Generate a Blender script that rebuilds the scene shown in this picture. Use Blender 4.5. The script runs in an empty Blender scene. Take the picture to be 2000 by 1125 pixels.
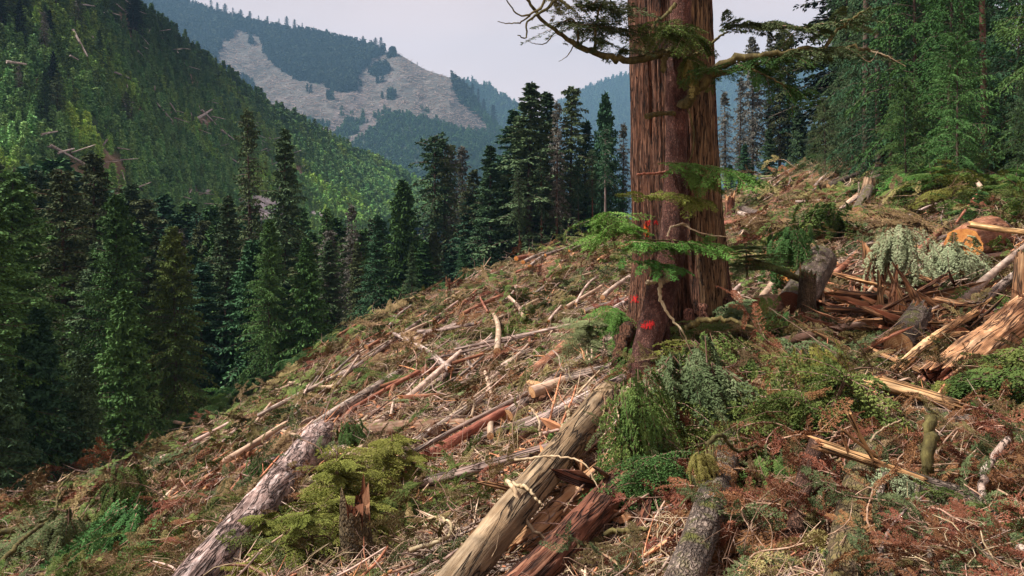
import bpy, math, random, numpy as np
from mathutils import Vector, Matrix, Quaternion
from mathutils.bvhtree import BVHTree
S = bpy.context.scene
COL = S.collection
# ---------------------------------------------------------------- camera
F = 1444.0            # focal length in photo pixels (2000 px wide)
HZ = 430.0            # photo row of the horizon
cam_d = bpy.data.cameras.new('camera'); cam = bpy.data.objects.new('camera', cam_d); COL.objects.link(cam)
cam.location = (0, 0, 0); cam.rotation_euler = (math.radians(90), 0, 0)
cam_d.sensor_width = 36; cam_d.lens = 36 * F / 2000; cam_d.shift_y = -(562.5 - HZ) / 2000
cam_d.clip_start = 0.05; cam_d.clip_end = 30000
S.camera = cam
# ---------------------------------------------------------------- light
SUN_EL, SUN_AZ = math.radians(54), math.radians(-94)       # azimuth from +Y towards +X
w = bpy.data.worlds.new('World'); S.world = w; w.use_nodes = True
n, l = w.node_tree.nodes, w.node_tree.links; n.clear()
out = n.new('ShaderNodeOutputWorld'); bg = n.new('ShaderNodeBackground'); sky = n.new('ShaderNodeTexSky')
sky.sky_type = 'NISHITA'; sky.sun_disc = False; sky.sun_elevation = SUN_EL; sky.sun_rotation = SUN_AZ
sky.air_density = 1.2; sky.dust_density = 3.0; sky.altitude = 600
cl = n.new('ShaderNodeMix'); cl.data_type = 'RGBA'; cl.inputs[0].default_value = 0.96
tc = n.new('ShaderNodeTexCoord'); mp = n.new('ShaderNodeMapping'); mp.inputs['Scale'].default_value = (1, 1, 3.5)
nz = n.new('ShaderNodeTexNoise'); nz.inputs['Scale'].default_value = 1.6; nz.inputs['Detail'].default_value = 5
cr = n.new('ShaderNodeValToRGB')
cr.color_ramp.elements[0].position = 0.35; cr.color_ramp.elements[0].color = (3.8, 2.9, 2.65, 1)
cr.color_ramp.elements[1].position = 0.68; cr.color_ramp.elements[1].color = (4.8, 3.65, 3.35, 1)
l.new(tc.outputs['Generated'], mp.inputs[0]); l.new(mp.outputs[0], nz.inputs['Vector']); l.new(nz.outputs[0], cr.inputs[0])
l.new(sky.outputs[0], cl.inputs[6]); l.new(cr.outputs[0], cl.inputs[7]); l.new(cl.outputs[2], bg.inputs[0])
bg.inputs[1].default_value = 0.1
l.new(bg.outputs[0], out.inputs[0])
sd = bpy.data.lights.new('sun', 'SUN'); sun = bpy.data.objects.new('sun', sd); COL.objects.link(sun)
sd.energy = 4.8; sd.angle = math.radians(4); sd.color = (1.0, 0.93, 0.84)
sv = Vector((math.sin(SUN_AZ) * math.cos(SUN_EL), math.cos(SUN_AZ) * math.cos(SUN_EL), math.sin(SUN_EL)))
sun.rotation_euler = (-sv).to_track_quat('-Z', 'Y').to_euler(); sun.location = (0, 0, 60)
S.view_settings.view_transform = 'Standard'; S.view_settings.look = 'None'
S.view_settings.exposure = 1.14; S.view_settings.gamma = 1.0
S.render.engine = 'CYCLES'
cy = S.cycles
cy.max_bounces = 5; cy.diffuse_bounces = 3; cy.glossy_bounces = 2; cy.transmission_bounces = 2; cy.volume_bounces = 0
cy.transparent_max_bounces = 4; cy.use_denoising = True; cy.caustics_reflective = False; cy.caustics_refractive = False
# ---------------------------------------------------------------- helpers
rng = np.random.default_rng(7); random.seed(7)
def W(px, py, Y): return Vector(((px - 1000) / F * Y, Y, (HZ - py) / F * Y))
def pix(p): return (1000 + p[0] / p[1] * F, HZ - p[2] / p[1] * F)
def _h(ix, iy, iz, seed):
    h = (ix.astype(np.int64) * 374761393 + iy.astype(np.int64) * 668265263 + iz.astype(np.int64) * 2147483647 + seed * 974711) & 0xffffffff
    h = ((h ^ (h >> 13)) * 1274126177) & 0xffffffff
    h = ((h ^ (h >> 16)) * 2246822519) & 0xffffffff
    return ((h ^ (h >> 15)) & 0xffff) / 65535.0
def vn(P, seed=0):
    P = np.asarray(P, float); f = np.floor(P); t = P - f; t = t * t * (3 - 2 * t); i = f.astype(np.int64)
    r = 0
    for dx in (0, 1):
        for dy in (0, 1):
            for dz in (0, 1):
                wgt = (t[..., 0] if dx else 1 - t[..., 0]) * (t[..., 1] if dy else 1 - t[..., 1]) * (t[..., 2] if dz else 1 - t[..., 2])
                r = r + wgt * _h(i[..., 0] + dx, i[..., 1] + dy, i[..., 2] + dz, seed)
    return r * 2 - 1
def fbm(P, oct=4, seed=0):
    P = np.asarray(P, float); a, r, s = 1.0, 0, 0
    for k in range(oct):
        r = r + a * vn(P, seed + k); s += a; a *= .5; P = P * 2.03
    return r / s
class MB:
    """collects vertices and faces, then links one mesh"""
    def __init__(s): s.V = []; s.F = []; s.n = 0; s.sm = []
    def add(s, V, Fs, mi=0, smooth=False):
        V = np.asarray(V, float).reshape(-1, 3); Fs = np.asarray(Fs, int)
        if len(V) == 0 or len(Fs) == 0: return s
        s.V.append(V); s.F.append((Fs + s.n, mi, smooth)); s.n += len(V); return s
    def mesh(s, name, mats):
        me = bpy.data.meshes.new(name)
        V = np.concatenate(s.V); me.vertices.add(len(V)); me.vertices.foreach_set('co', V.astype(np.float32).ravel())
        nl = sum(f.size for f, _, _ in s.F); npoly = sum(len(f) for f, _, _ in s.F)
        me.loops.add(nl); me.polygons.add(npoly)
        me.loops.foreach_set('vertex_index', np.concatenate([f.ravel() for f, _, _ in s.F]).astype(np.int32))
        ls = []; o = 0
        for f, _, _ in s.F:
            ls.append(o + np.arange(len(f)) * f.shape[1]); o += f.size
        me.polygons.foreach_set('loop_start', np.concatenate(ls).astype(np.int32))
        me.polygons.foreach_set('material_index', np.concatenate([np.full(len(f), m) for f, m, _ in s.F]).astype(np.int32))
        me.polygons.foreach_set('use_smooth', np.concatenate([np.full(len(f), sm) for f, _, sm in s.F]))
        for m in (mats if isinstance(mats, (list, tuple)) else [mats]): me.materials.append(m)
        me.update(calc_edges=True); return me
def link(name, me, parent=None, **pr):
    o = bpy.data.objects.new(name, me); COL.objects.link(o)
    if parent: o.parent = parent
    for k, v in pr.items():
        if v: o[k] = v
    return o
def empty(name, loc, label, cat, group=None):
    o = bpy.data.objects.new(name, None); COL.objects.link(o); o.location = loc; o.empty_display_size = .2
    o['label'] = label; o['category'] = cat
    if group: o['group'] = group
    return o
def diamonds(P, D, Wv):
    n = len(P); V = np.empty((n, 4, 3)); V[:, 0] = P; V[:, 1] = P + .45 * D + Wv; V[:, 2] = P + D; V[:, 3] = P + .45 * D - Wv
    return V.reshape(-1, 3), np.arange(4 * n).reshape(n, 4)
def nrm(a): return a / np.maximum(np.linalg.norm(a, axis=-1, keepdims=True), 1e-9)
def smoothpath(pts, n):
    pts = np.array([list(p) for p in pts], float); k = len(pts)
    if k < 3: t = np.linspace(0, 1, n)[:, None]; return pts[0] * (1 - t) + pts[-1] * t
    d = np.r_[0, np.cumsum(np.linalg.norm(np.diff(pts, axis=0), axis=1))]; m = np.gradient(pts, d, axis=0)
    q = np.linspace(0, d[-1], n); i = np.clip(np.searchsorted(d, q) - 1, 0, k - 2); h = (d[i + 1] - d[i])[:, None]; t = ((q - d[i]) / h[:, 0])[:, None]
    return ((2*t**3-3*t**2+1)*pts[i] + (t**3-2*t**2+t)*h*m[i] + (-2*t**3+3*t**2)*pts[i+1] + (t**3-t**2)*h*m[i+1])
def tube(path, rad, ns=6, cap=True, rough=0, seed=0):
    path = np.asarray(path, float); n = len(path); rad = np.broadcast_to(rad, (n,))
    T = nrm(np.gradient(path, axis=0)); ref = np.array([0, 0, 1.]) if abs(T[0][2]) < .9 else np.array([1., 0, 0])
    U = np.empty((n, 3)); u = ref - T[0] * T[0].dot(ref)
    for i in range(n):
        u = u - T[i] * T[i].dot(u); u = u / max(np.linalg.norm(u), 1e-9); U[i] = u
    B = np.cross(T, U); a = np.arange(ns) / ns * 2 * math.pi
    R = rad[:, None] * np.ones(ns)
    P0 = path[:, None] + (U[:, None] * np.cos(a)[None, :, None] + B[:, None] * np.sin(a)[None, :, None]) * R[..., None]
    if rough:
        R = R * (1 + rough * fbm(P0 / max(rad.max(), .01) * .8, 2, seed))
        P0 = path[:, None] + (U[:, None] * np.cos(a)[None, :, None] + B[:, None] * np.sin(a)[None, :, None]) * R[..., None]
    V = P0.reshape(-1, 3); i = np.arange(n - 1)[:, None] * ns; j = np.arange(ns)[None, :]
    Fq = np.stack([i + j, i + (j + 1) % ns, i + ns + (j + 1) % ns, i + ns + j], -1).reshape(-1, 4)
    return V, Fq
def addtube(mb, path, rad, ns=6, mi=0, rough=0, seed=0, capmi=None):
    V, Fq = tube(path, rad, ns, rough=rough, seed=seed); n = len(path)
    m = mi if capmi is None else capmi
    mb.add(V, Fq, mi, True)
    for ring in (0, n - 1):
        R = V[ring * ns:(ring + 1) * ns]; c = R.mean(0); VV = np.vstack([R, c]); k = np.arange(ns)
        f = np.stack([k, (k + 1) % ns, np.full(ns, ns)], -1)
        if ring == 0: f = f[:, ::-1]
        mb.add(VV, f, m)
    return mb
# ---------------------------------------------------------------- materials
def base_mat(name):
    m = bpy.data.materials.new(name); m.use_nodes = True; nt = m.node_tree
    b = nt.nodes['Principled BSDF']; b.inputs['Roughness'].default_value = .85
    b.inputs['Specular IOR Level'].default_value = .25
    return m, nt.nodes, nt.links, b
def ramp(n, stops):
    r = n.new('ShaderNodeValToRGB'); e = r.color_ramp.elements
    while len(e) < len(stops): e.new(.5)
    for q, (p, c) in zip(e, stops): q.position = p; q.color = (*c, 1)
    return r
def noise(n, l, vec, scale, detail=4, rough=.6, dist=0, ty='ShaderNodeTexNoise'):
    t = n.new(ty); t.inputs['Scale'].default_value = scale; t.inputs['Detail'].default_value = detail
    t.inputs['Roughness'].default_value = rough; t.inputs['Distortion'].default_value = dist
    l.new(vec, t.inputs['Vector']); return t.outputs[0]
def mixc(n, l, fac, a, b, mode='MIX'):
    m = n.new('ShaderNodeMix'); m.data_type = 'RGBA'; m.blend_type = mode
    for s, v in ((m.inputs[0], fac), (m.inputs[6], a), (m.inputs[7], b)):
        if isinstance(v, (int, float)): s.default_value = v
        elif isinstance(v, tuple): s.default_value = (*v, 1)
        else: l.new(v, s)
    return m.outputs[2]
def mth(n, l, op, a, b=None, clamp=False):
    m = n.new('ShaderNodeMath'); m.operation = op; m.use_clamp = clamp
    for s, v in zip(m.inputs, (a, b)):
        if v is None: continue
        if isinstance(v, (int, float)): s.default_value = v
        else: l.new(v, s)
    return m.outputs[0]
def objrand(n, l, col, lo=.7, hi=1.35, hue=.03):
    oi = n.new('ShaderNodeObjectInfo'); hs = n.new('ShaderNodeHueSaturation')
    mr = n.new('ShaderNodeMapRange'); mr.inputs[3].default_value = lo; mr.inputs[4].default_value = hi; l.new(oi.outputs['Random'], mr.inputs[0]); l.new(mr.outputs[0], hs.inputs['Value'])
    f = mth(n, l, 'FRACT', mth(n, l, 'MULTIPLY', oi.outputs['Random'], 17.3))
    mr2 = n.new('ShaderNodeMapRange'); mr2.inputs[3].default_value = .5 - hue; mr2.inputs[4].default_value = .5 + hue; l.new(f, mr2.inputs[0]); l.new(mr2.outputs[0], hs.inputs['Hue'])
    l.new(col, hs.inputs['Color']); return hs.outputs[0]
def bump(n, l, b, h, dist, strength=1.0):
    bp = n.new('ShaderNodeBump'); bp.inputs['Distance'].default_value = dist; bp.inputs['Strength'].default_value = strength
    l.new(h, bp.inputs['Height']); l.new(bp.outputs[0], b.inputs['Normal'])
def coords(n, l, sc=(1, 1, 1), kind='Object'):
    t = n.new('ShaderNodeTexCoord'); m = n.new('ShaderNodeMapping'); m.inputs['Scale'].default_value = sc
    l.new(t.outputs[kind], m.inputs[0]); return m.outputs[0]
def foliage(name, c1, c2, c3, scale=1.5, lo=.75, hi=1.3, hue=.02, tint=False):
    m, n, l, b = base_mat(name); v = coords(n, l)
    col = ramp(n, [(.3, c1), (.5, c2), (.72, c3)]); l.new(noise(n, l, v, scale, 5, .75), col.inputs[0])
    c = objrand(n, l, col.outputs[0], lo, hi, hue)
    if tint:
        a = n.new('ShaderNodeAttribute'); a.attribute_type = 'INSTANCER'; a.attribute_name = 'tint'
        c = mixc(n, l, 1.0, c, a.outputs['Color'], 'MULTIPLY')
    l.new(c, b.inputs['Base Color']); b.inputs['Roughness'].default_value = .75; b.inputs['Specular IOR Level'].default_value = .08
    return m
def wood(name, c1, c2, c3, s=9, stretch=8, bd=.02, moss=0.0, mossc=(.10, .10, .025), scaly=False, lo=.8, hi=1.2, dist=.3, crack=0):
    m, n, l, b = base_mat(name); v = coords(n, l, (1, 1, 1 / stretch)); vi = coords(n, l)
    a = noise(n, l, v, s, 6, .7, dist)
    col = ramp(n, [(.28, c1), (.5, c2), (.7, c3)]); l.new(a, col.inputs[0]); c = col.outputs[0]; h = a
    if crack:
        k = noise(n, l, v, s * .9, 3, .5, .8); k = mth(n, l, 'MULTIPLY', mth(n, l, 'ABSOLUTE', mth(n, l, 'SUBTRACT', k, .5)), 16 / crack, True)
        c = mixc(n, l, k, tuple(x * .35 for x in c1), c); h = mth(n, l, 'ADD', h, k)
    if scaly:
        vo = n.new('ShaderNodeTexVoronoi'); vo.feature = 'DISTANCE_TO_EDGE'; vo.inputs['Scale'].default_value = s * 3.4
        v2 = coords(n, l, (1, 1, .45)); wv = n.new('ShaderNodeVectorMath'); wv.operation = 'ADD'
        nn = n.new('ShaderNodeTexNoise'); nn.inputs['Scale'].default_value = s * 2; l.new(v2, nn.inputs[0])
        sc = n.new('ShaderNodeVectorMath'); sc.operation = 'SCALE'; sc.inputs['Scale'].default_value = .09; l.new(nn.outputs['Color'], sc.inputs[0])
        l.new(v2, wv.inputs[0]); l.new(sc.outputs[0], wv.inputs[1]); l.new(wv.outputs[0], vo.inputs['Vector'])
        e = mth(n, l, 'MULTIPLY', vo.outputs['Distance'], 4, True); c = mixc(n, l, mth(n, l, 'ADD', mth(n, l, 'MULTIPLY', e, .6), .4), tuple(x * .5 for x in c1), c)
        h = mth(n, l, 'ADD', mth(n, l, 'MULTIPLY', e, .8), a)
    big = noise(n, l, vi, 2.2, 3, .6); cb = ramp(n, [(.35, (.62, .62, .62)), (.65, (1.25, 1.2, 1.15))]); l.new(big, cb.inputs[0])
    c = mixc(n, l, 1.0, c, cb.outputs[0], 'MULTIPLY')
    if moss:
        g = n.new('ShaderNodeNewGeometry'); sx = n.new('ShaderNodeSeparateXYZ'); l.new(g.outputs['Normal'], sx.inputs[0])
        mn = noise(n, l, vi, 5, 5, .7)
        f = mth(n, l, 'ADD', mth(n, l, 'MULTIPLY', sx.outputs[2], .25), mn)
        f = mth(n, l, 'MULTIPLY', mth(n, l, 'SUBTRACT', f, .75 - .3 * moss), 7, True)
        c = mixc(n, l, f, c, mossc)
    c = objrand(n, l, c, lo, hi, .012)
    l.new(c, b.inputs['Base Color']); bump(n, l, b, h, bd); b.inputs['Roughness'].default_value = .9
    return m
M = {}
M['cedar'] = wood('cedar_bark', (.022, .009, .006), (.11, .045, .028), (.28, .15, .105), 26, 14, .06, lo=1, hi=1, dist=.5, crack=.8)
M['cedar_grey'] = wood('cedar_weathered', (.025, .013, .008), (.16, .092, .05), (.33, .225, .13), 20, 18, .06, dist=.4, crack=.6, lo=1, hi=1)
M['hemlock'] = wood('hemlock_bark', (.04, .017, .012), (.13, .06, .042), (.27, .16, .12), 11, 2.5, .03, scaly=True, lo=1, hi=1)
M['scaly'] = wood('scaly_grey_bark', (.06, .045, .038), (.17, .13, .11), (.36, .30, .27), 9, 3, .03, moss=.15, scaly=True)
M['scaly_moss'] = wood('mossy_scaly_bark', (.05, .035, .022), (.14, .105, .06), (.25, .20, .12), 9, 3, .03, moss=.42, mossc=(.115, .10, .035), scaly=True)
M['grey'] = wood('weathered_wood', (.09, .065, .055), (.29, .22, .19), (.54, .46, .42), 10, 14, .025, crack=.6)
M['log_brown'] = wood('brown_bark', (.07, .035, .022), (.20, .115, .075), (.36, .26, .20), 10, 9, .03, moss=.1)
M['log_red'] = wood('red_bark', (.09, .028, .015), (.24, .095, .055), (.42, .24, .16), 10, 9, .03)
M['log_tan'] = wood('peeled_wood', (.20, .13, .09), (.40, .29, .21), (.58, .46, .37), 7, 14, .012)
M['log_moss'] = wood('mossy_log_wood', (.06, .036, .02), (.22, .15, .09), (.46, .36, .25), 9, 16, .05, crack=.5)
M['split'] = wood('split_wood', (.16, .07, .035), (.46, .26, .125), (.68, .48, .30), 11, 18, .03, crack=.7)
M['silver'] = wood('silver_bark', (.08, .045, .035), (.30, .225, .20), (.66, .58, .56), 13, 9, .05, lo=1, hi=1, dist=.3, crack=.8)
M['split_dark'] = wood('split_wood_red', (.05, .02, .012), (.19, .085, .045), (.42, .25, .145), 11, 18, .03, crack=.9)
M['chip'] = wood('chips', (.15, .05, .025), (.42, .19, .10), (.68, .43, .27), 9, 8, .01, lo=.55, hi=1.3)
M['stick'] = wood('sticks', (.17, .115, .09), (.36, .265, .22), (.58, .48, .42), 9, 8, .006, lo=.45, hi=1.4)
M['twig'] = wood('twigs', (.07, .04, .03), (.20, .125, .09), (.40, .30, .24), 9, 4, .004, lo=.6, hi=1.5)
M['branch_moss'] = wood('mossy_branch', (.025, .02, .009), (.07, .06, .02), (.15, .135, .05), 14, 2, .015, lo=1, hi=1)
M['branch_pale'] = wood('pale_branch', (.14, .10, .06), (.34, .27, .17), (.50, .43, .31), 14, 3, .01, lo=.9, hi=1.1)
M['trunk_far'] = wood('trunk_far', (.03, .02, .016), (.09, .06, .05), (.17, .13, .115), 2, 5, .03)
M['trunk_red'] = wood('trunk_red', (.04, .018, .013), (.11, .055, .04), (.20, .12, .09), 2, 5, .03)
M['snag'] = wood('snag', (.14, .11, .10), (.33, .28, .26), (.55, .50, .47), 2, 5, .03)
def cutmat(name, a, b_, c_):
    m, n, l, b = base_mat(name); v = coords(n, l); 
    wv = n.new('ShaderNodeTexWave'); wv.wave_type = 'RINGS'; wv.rings_direction = 'Z'; wv.inputs['Scale'].default_value = 9; wv.inputs['Distortion'].default_value = 2.2; wv.inputs['Detail'].default_value = 3
    l.new(v, wv.inputs[0]); col = ramp(n, [(.1, a), (.9, b_)]); l.new(wv.outputs[1], col.inputs[0])
    f = ramp(n, [(.4, (0, 0, 0)), (.68, (1, 1, 1))]); l.new(noise(n, l, v, 3.5, 5, .7), f.inputs[0])
    l.new(mixc(n, l, f.outputs[0], col.outputs[0], c_), b.inputs['Base Color']); bump(n, l, b, noise(n, l, v, 30, 4), .01); return m
M['cut'] = cutmat('cut_face_tan', (.52, .30, .14), (.66, .43, .23), (.38, .17, .07))
M['cut_orange'] = cutmat('cut_face_orange', (.60, .25, .06), (.70, .35, .11), (.30, .09, .03))
M['cut_dark'] = cutmat('cut_face_dark', (.20, .07, .04), (.27, .11, .06), (.10, .035, .02))
M['f_green'] = foliage('needles_green', (.022, .055, .018), (.05, .115, .032), (.10, .19, .06))
M['f_lime'] = foliage('needles_yellowgreen', (.07, .08, .018), (.15, .165, .035), (.27, .27, .075), 3)
M['f_bright'] = foliage('needles_bright', (.04, .10, .02), (.09, .20, .04), (.17, .30, .08), 3)
M['f_teal'] = foliage('needles_teal', (.016, .045, .024), (.036, .09, .045), (.07, .15, .075))
M['f_dark'] = foliage('needles_dark', (.02, .042, .02), (.052, .096, .044), (.11, .18, .08))
M['f_olive'] = foliage('needles_olive', (.028, .042, .017), (.066, .09, .038), (.14, .17, .08))
M['f_grey'] = foliage('needles_grey', (.05, .055, .045), (.11, .11, .095), (.19, .185, .165))
M['f_front'] = foliage('needles_front', (.026, .07, .02), (.065, .155, .045), (.15, .27, .09))
M['f_black'] = foliage('needles_shade', (.004, .008, .005), (.010, .018, .010), (.022, .036, .02))  # near-black: right forest's interior shade put into the colour; also dark skyline trees
M['f_dead'] = foliage('needles_dead', (.065, .025, .014), (.15, .062, .033), (.26, .13, .07), 4)
M['f_slash'] = foliage('slash_needles', (.055, .042, .018), (.14, .105, .045), (.27, .21, .11), 2.5, .45, 1.5, .03)
M['f_cedar'] = foliage('cedar_sprays', (.03, .06, .016), (.08, .12, .03), (.18, .21, .06), 2.5, .75, 1.3)
M['f_blue'] = foliage('bluegreen_sprays', (.035, .065, .028), (.09, .135, .06), (.20, .25, .13), 3, .8, 1.2)
M['f_pale'] = foliage('pale_sprays', (.07, .09, .035), (.16, .19, .085), (.28, .31, .16), 3, .9, 1.1)
M['lichen'] = foliage('lichen', (.10, .13, .07), (.22, .26, .15), (.36, .40, .26), 5, .85, 1.15)
M['moss'] = foliage('hanging_moss', (.09, .085, .02), (.18, .16, .045), (.30, .26, .10), 5, .85, 1.15)
M['f_far'] = foliage('far_needles', (.014, .030, .014), (.038, .075, .03), (.085, .15, .055), 5, .65, 1.4, .02, tint=True)
M['rock'] = wood('rock', (.16, .15, .16), (.34, .32, .34), (.55, .52, .55), 1, 1, .2)
def flat(name, c):
    m, n, l, b = base_mat(name); v = coords(n, l)
    col = ramp(n, [(.35, tuple(x * .7 for x in c)), (.65, c)]); l.new(noise(n, l, v, 12, 4), col.inputs[0]); l.new(col.outputs[0], b.inputs['Base Color']); return m
M['paint_red'] = flat('paint_red', (.42, .012, .012)); M['paint_orange'] = flat('paint_orange', (.55, .09, .015)); M['tape_yellow'] = flat('fungus_yellow', (.50, .34, .04))
# ground
m, n, l, b = base_mat('ground_soil'); v = coords(n, l)
n1 = noise(n, l, v, .55, 6, .65); n2 = noise(n, l, v, 5, 8, .75, .5); n3 = noise(n, l, v, 30, 4, .7)
c = ramp(n, [(.3, (.04, .015, .009)), (.5, (.20, .085, .046)), (.68, (.36, .195, .12)), (.8, (.50, .34, .23))]); l.new(n2, c.inputs[0])
c2 = ramp(n, [(.3, (.035, .032, .01)), (.55, (.10, .09, .032)), (.75, (.19, .165, .07))]); l.new(n3, c2.inputs[0])
f = ramp(n, [(.46, (0, 0, 0)), (.56, (1, 1, 1))]); l.new(n1, f.inputs[0])
cc = mixc(n, l, f.outputs[0], c.outputs[0], c2.outputs[0])
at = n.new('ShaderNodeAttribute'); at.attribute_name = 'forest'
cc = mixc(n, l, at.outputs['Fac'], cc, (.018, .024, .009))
l.new(cc, b.inputs['Base Color']); bump(n, l, b, mth(n, l, 'ADD', n2, mth(n, l, 'MULTIPLY', n3, .5)), .12); M['soil'] = m
def hillmat(name, veg, bare, bare2, sc):
    m, n, l, b = base_mat(name); v = coords(n, l)
    a = noise(n, l, v, sc, 8, .75); c = ramp(n, [(.35, tuple(x * .6 for x in bare)), (.5, bare), (.68, bare2)]); l.new(a, c.inputs[0])
    cv = ramp(n, [(.35, tuple(x * .5 for x in veg)), (.65, veg)]); l.new(a, cv.inputs[0])
    at = n.new('ShaderNodeAttribute'); at.attribute_name = 'bare'
    l.new(mixc(n, l, at.outputs['Fac'], cv.outputs[0], c.outputs[0]), b.inputs['Base Color']); bump(n, l, b, a, 3.0 if sc < .1 else .6); return m
M['hill'] = hillmat('hillside_ground', (.05, .09, .025), (.17, .11, .065), (.36, .27, .19), .25)
M['mount'] = hillmat('mountain_ground', (.022, .042, .02), (.065, .054, .052), (.165, .138, .132), .04)
# ---------------------------------------------------------------- terrain
ctl = [(350,1125,10.3),(0,1125,15.5),(-300,1125,18),(0,1025,28),(-300,1040,30),(0,965,40),(-300,975,42),(300,902,46),(150,935,43),(250,1000,24),(200,1100,14.5),(430,915,30),(500,786,50),(600,712,52),(500,850,33),
 (760,612,54),(900,562,58),(1000,517,66),(1130,480,84),(1230,478,86),(1320,440,72),(1420,392,64),(1550,335,60),(1700,312,54),(1850,335,40),(2000,340,36),(2150,330,36),
 (620,850,15.6),(560,1000,10.4),(480,1040,10.2),(640,790,24),(700,700,36),(800,800,19),(800,700,32),(800,640,43),(760,900,12.3),(750,1050,8.2),(1000,1125,6.2),(1000,1000,8),(1000,850,12.5),(1000,760,17.5),(1000,660,27),(1000,580,42),
 (1200,600,28),(1150,530,50),(1180,790,11.2),(1300,705,13.6),(1300,1125,5.6),(1300,900,8.2),(1600,1125,5),(2000,1125,4.6),(2300,1125,4.6),(1600,900,7.8),(2000,900,7.2),(2300,900,7.2),(1600,720,12.5),(2000,720,11.5),(2300,720,11.5),
 (1600,570,21),(2000,570,17.5),(2300,570,17),(1450,520,30),(1600,460,37),(1450,440,48),(1700,400,40),(2000,430,27),(2300,430,26),(1560,390,50),(1400,620,17.5)]
pts = [tuple(W(*c)) for c in ctl]
pts += [(-20,78,-16),(-4,85,-13),(-40,70,-20),(10,102,-8),(-20,112,-27),(20,120,-10),(40,110,2),(-60,100,-31),(-65,60,-24),(-70,30,-20),(70,100,16),(70,50,16),(60,20,12),(45,45,8.5),(45,8,6),(0,1.5,-1.8),(10,1.5,-.6),(-8,2,-4.2),(-20,3,-9),(-45,8,-16),(30,75,4)]
C = np.array(pts)
def ker(d): return np.sqrt(d * d + 1.5)
D0 = np.linalg.norm(C[:, None, :2] - C[None, :, :2], axis=-1); A = np.block([[ker(D0) + .02 * np.eye(len(C)), np.c_[np.ones(len(C)), C[:, :2]]], [np.c_[np.ones(len(C)), C[:, :2]].T, np.zeros((3, 3))]])
WT = np.linalg.solve(A, np.r_[C[:, 2], 0, 0, 0])
CR = np.array([(-400,42),(0,41),(300,47),(500,51),(600,53),(760,55),(900,59),(1000,67),(1130,85),(1230,87),(1320,73),(1420,65),(1550,61),(1700,54),(1850,38),(2000,30),(2400,28)], float)
def in_cut(x, y):
    """>0 inside the cleared area: distance before its far edge"""
    return np.interp(1000 + x / y * F, CR[:, 0], CR[:, 1]) - y
def H(x, y):
    x = np.asarray(x, float); y = np.asarray(y, float); sh = x.shape; q = np.stack([x.ravel(), y.ravel()], -1); r = np.empty(len(q))
    for i in range(0, len(q), 20000):
        b_ = q[i:i+20000]; r[i:i+20000] = ker(np.linalg.norm(b_[:, None] - C[None, :, :2], axis=-1)) @ WT[:len(C)] + WT[-3] + b_ @ WT[-2:]
    k = np.clip((q[:, 1] - 115) / 60, 0, 1); k2 = np.clip((np.abs(q[:, 0]) - 75) / 60, 0, 1); k = np.maximum(k, k2 * (q[:, 0] < 0))
    k = k * k * (3 - 2 * k); r = r * (1 - k) + (-34 - np.clip(q[:, 1] - 150, 0, 900) * .03) * k
    r = np.where(q[:, 0] > 75, np.minimum(r, 40), r)
    P = np.c_[q, np.zeros(len(q))]; nr = np.clip(1 - (q[:, 1] - 60) / 60, 0.2, 1)
    r = r + (fbm(P * .35, 3, 5) * .38 + fbm(P * 1.6, 3, 9) * .10 * np.clip(q[:, 1] / 12, .4, 1)) * nr * np.clip(q[:, 1] / 7, .35, 1)
    return r.reshape(sh)
pxs = np.r_[np.linspace(-6000, -400, 30)[:-1], np.linspace(-400, 2400, 330), np.linspace(2400, 8000, 30)[1:]]
ys = np.r_[np.geomspace(1.2, 110, 330), np.geomspace(115, 5200, 40)]
XX = (pxs[:, None] - 1000) / F * ys[None, :]; YY = np.broadcast_to(ys, XX.shape)
XX = np.clip(XX, -3000, 3000)
ZZ = H(XX, YY); nx, ny = XX.shape
def gridfaces(nx, ny):
    i = np.arange(nx - 1)[:, None] * ny; j = np.arange(ny - 1)[None, :]
    return np.stack([i + j, i + ny + j, i + ny + j + 1, i + j + 1], -1).reshape(-1, 4)
GV = np.stack([XX, YY, ZZ], -1).reshape(-1, 3)
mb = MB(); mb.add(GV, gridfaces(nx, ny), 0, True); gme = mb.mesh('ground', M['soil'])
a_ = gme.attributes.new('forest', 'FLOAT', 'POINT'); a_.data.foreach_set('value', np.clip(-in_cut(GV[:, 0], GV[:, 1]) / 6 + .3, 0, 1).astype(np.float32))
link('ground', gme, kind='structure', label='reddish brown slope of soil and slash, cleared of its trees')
gf = gridfaces(nx, ny); gsel = gf[GV[gf[:, 0], 1] < 130]
GB = BVHTree.FromPolygons(GV.tolist(), gsel.tolist())
def hit(px, py):
    d = Vector(((px - 1000) / F, 1, (HZ - py) / F)); h = GB.ray_cast(Vector((0, 0, 0)), d.normalized())
    if h[0] is None or h[0].y > 125: return None, Vector((0, 0, 1))
    nn = h[1]
    if nn.z < 0: nn = -nn
    return h[0], nn
def down(x, y):
    h = GB.ray_cast(Vector((x, y, 300)), Vector((0, 0, -1)))
    if h[0] is None: return Vector((x, y, float(H(x, y)))), Vector((0, 0, 1))
    return h[0], (h[1] if h[1].z > 0 else -h[1])
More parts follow.
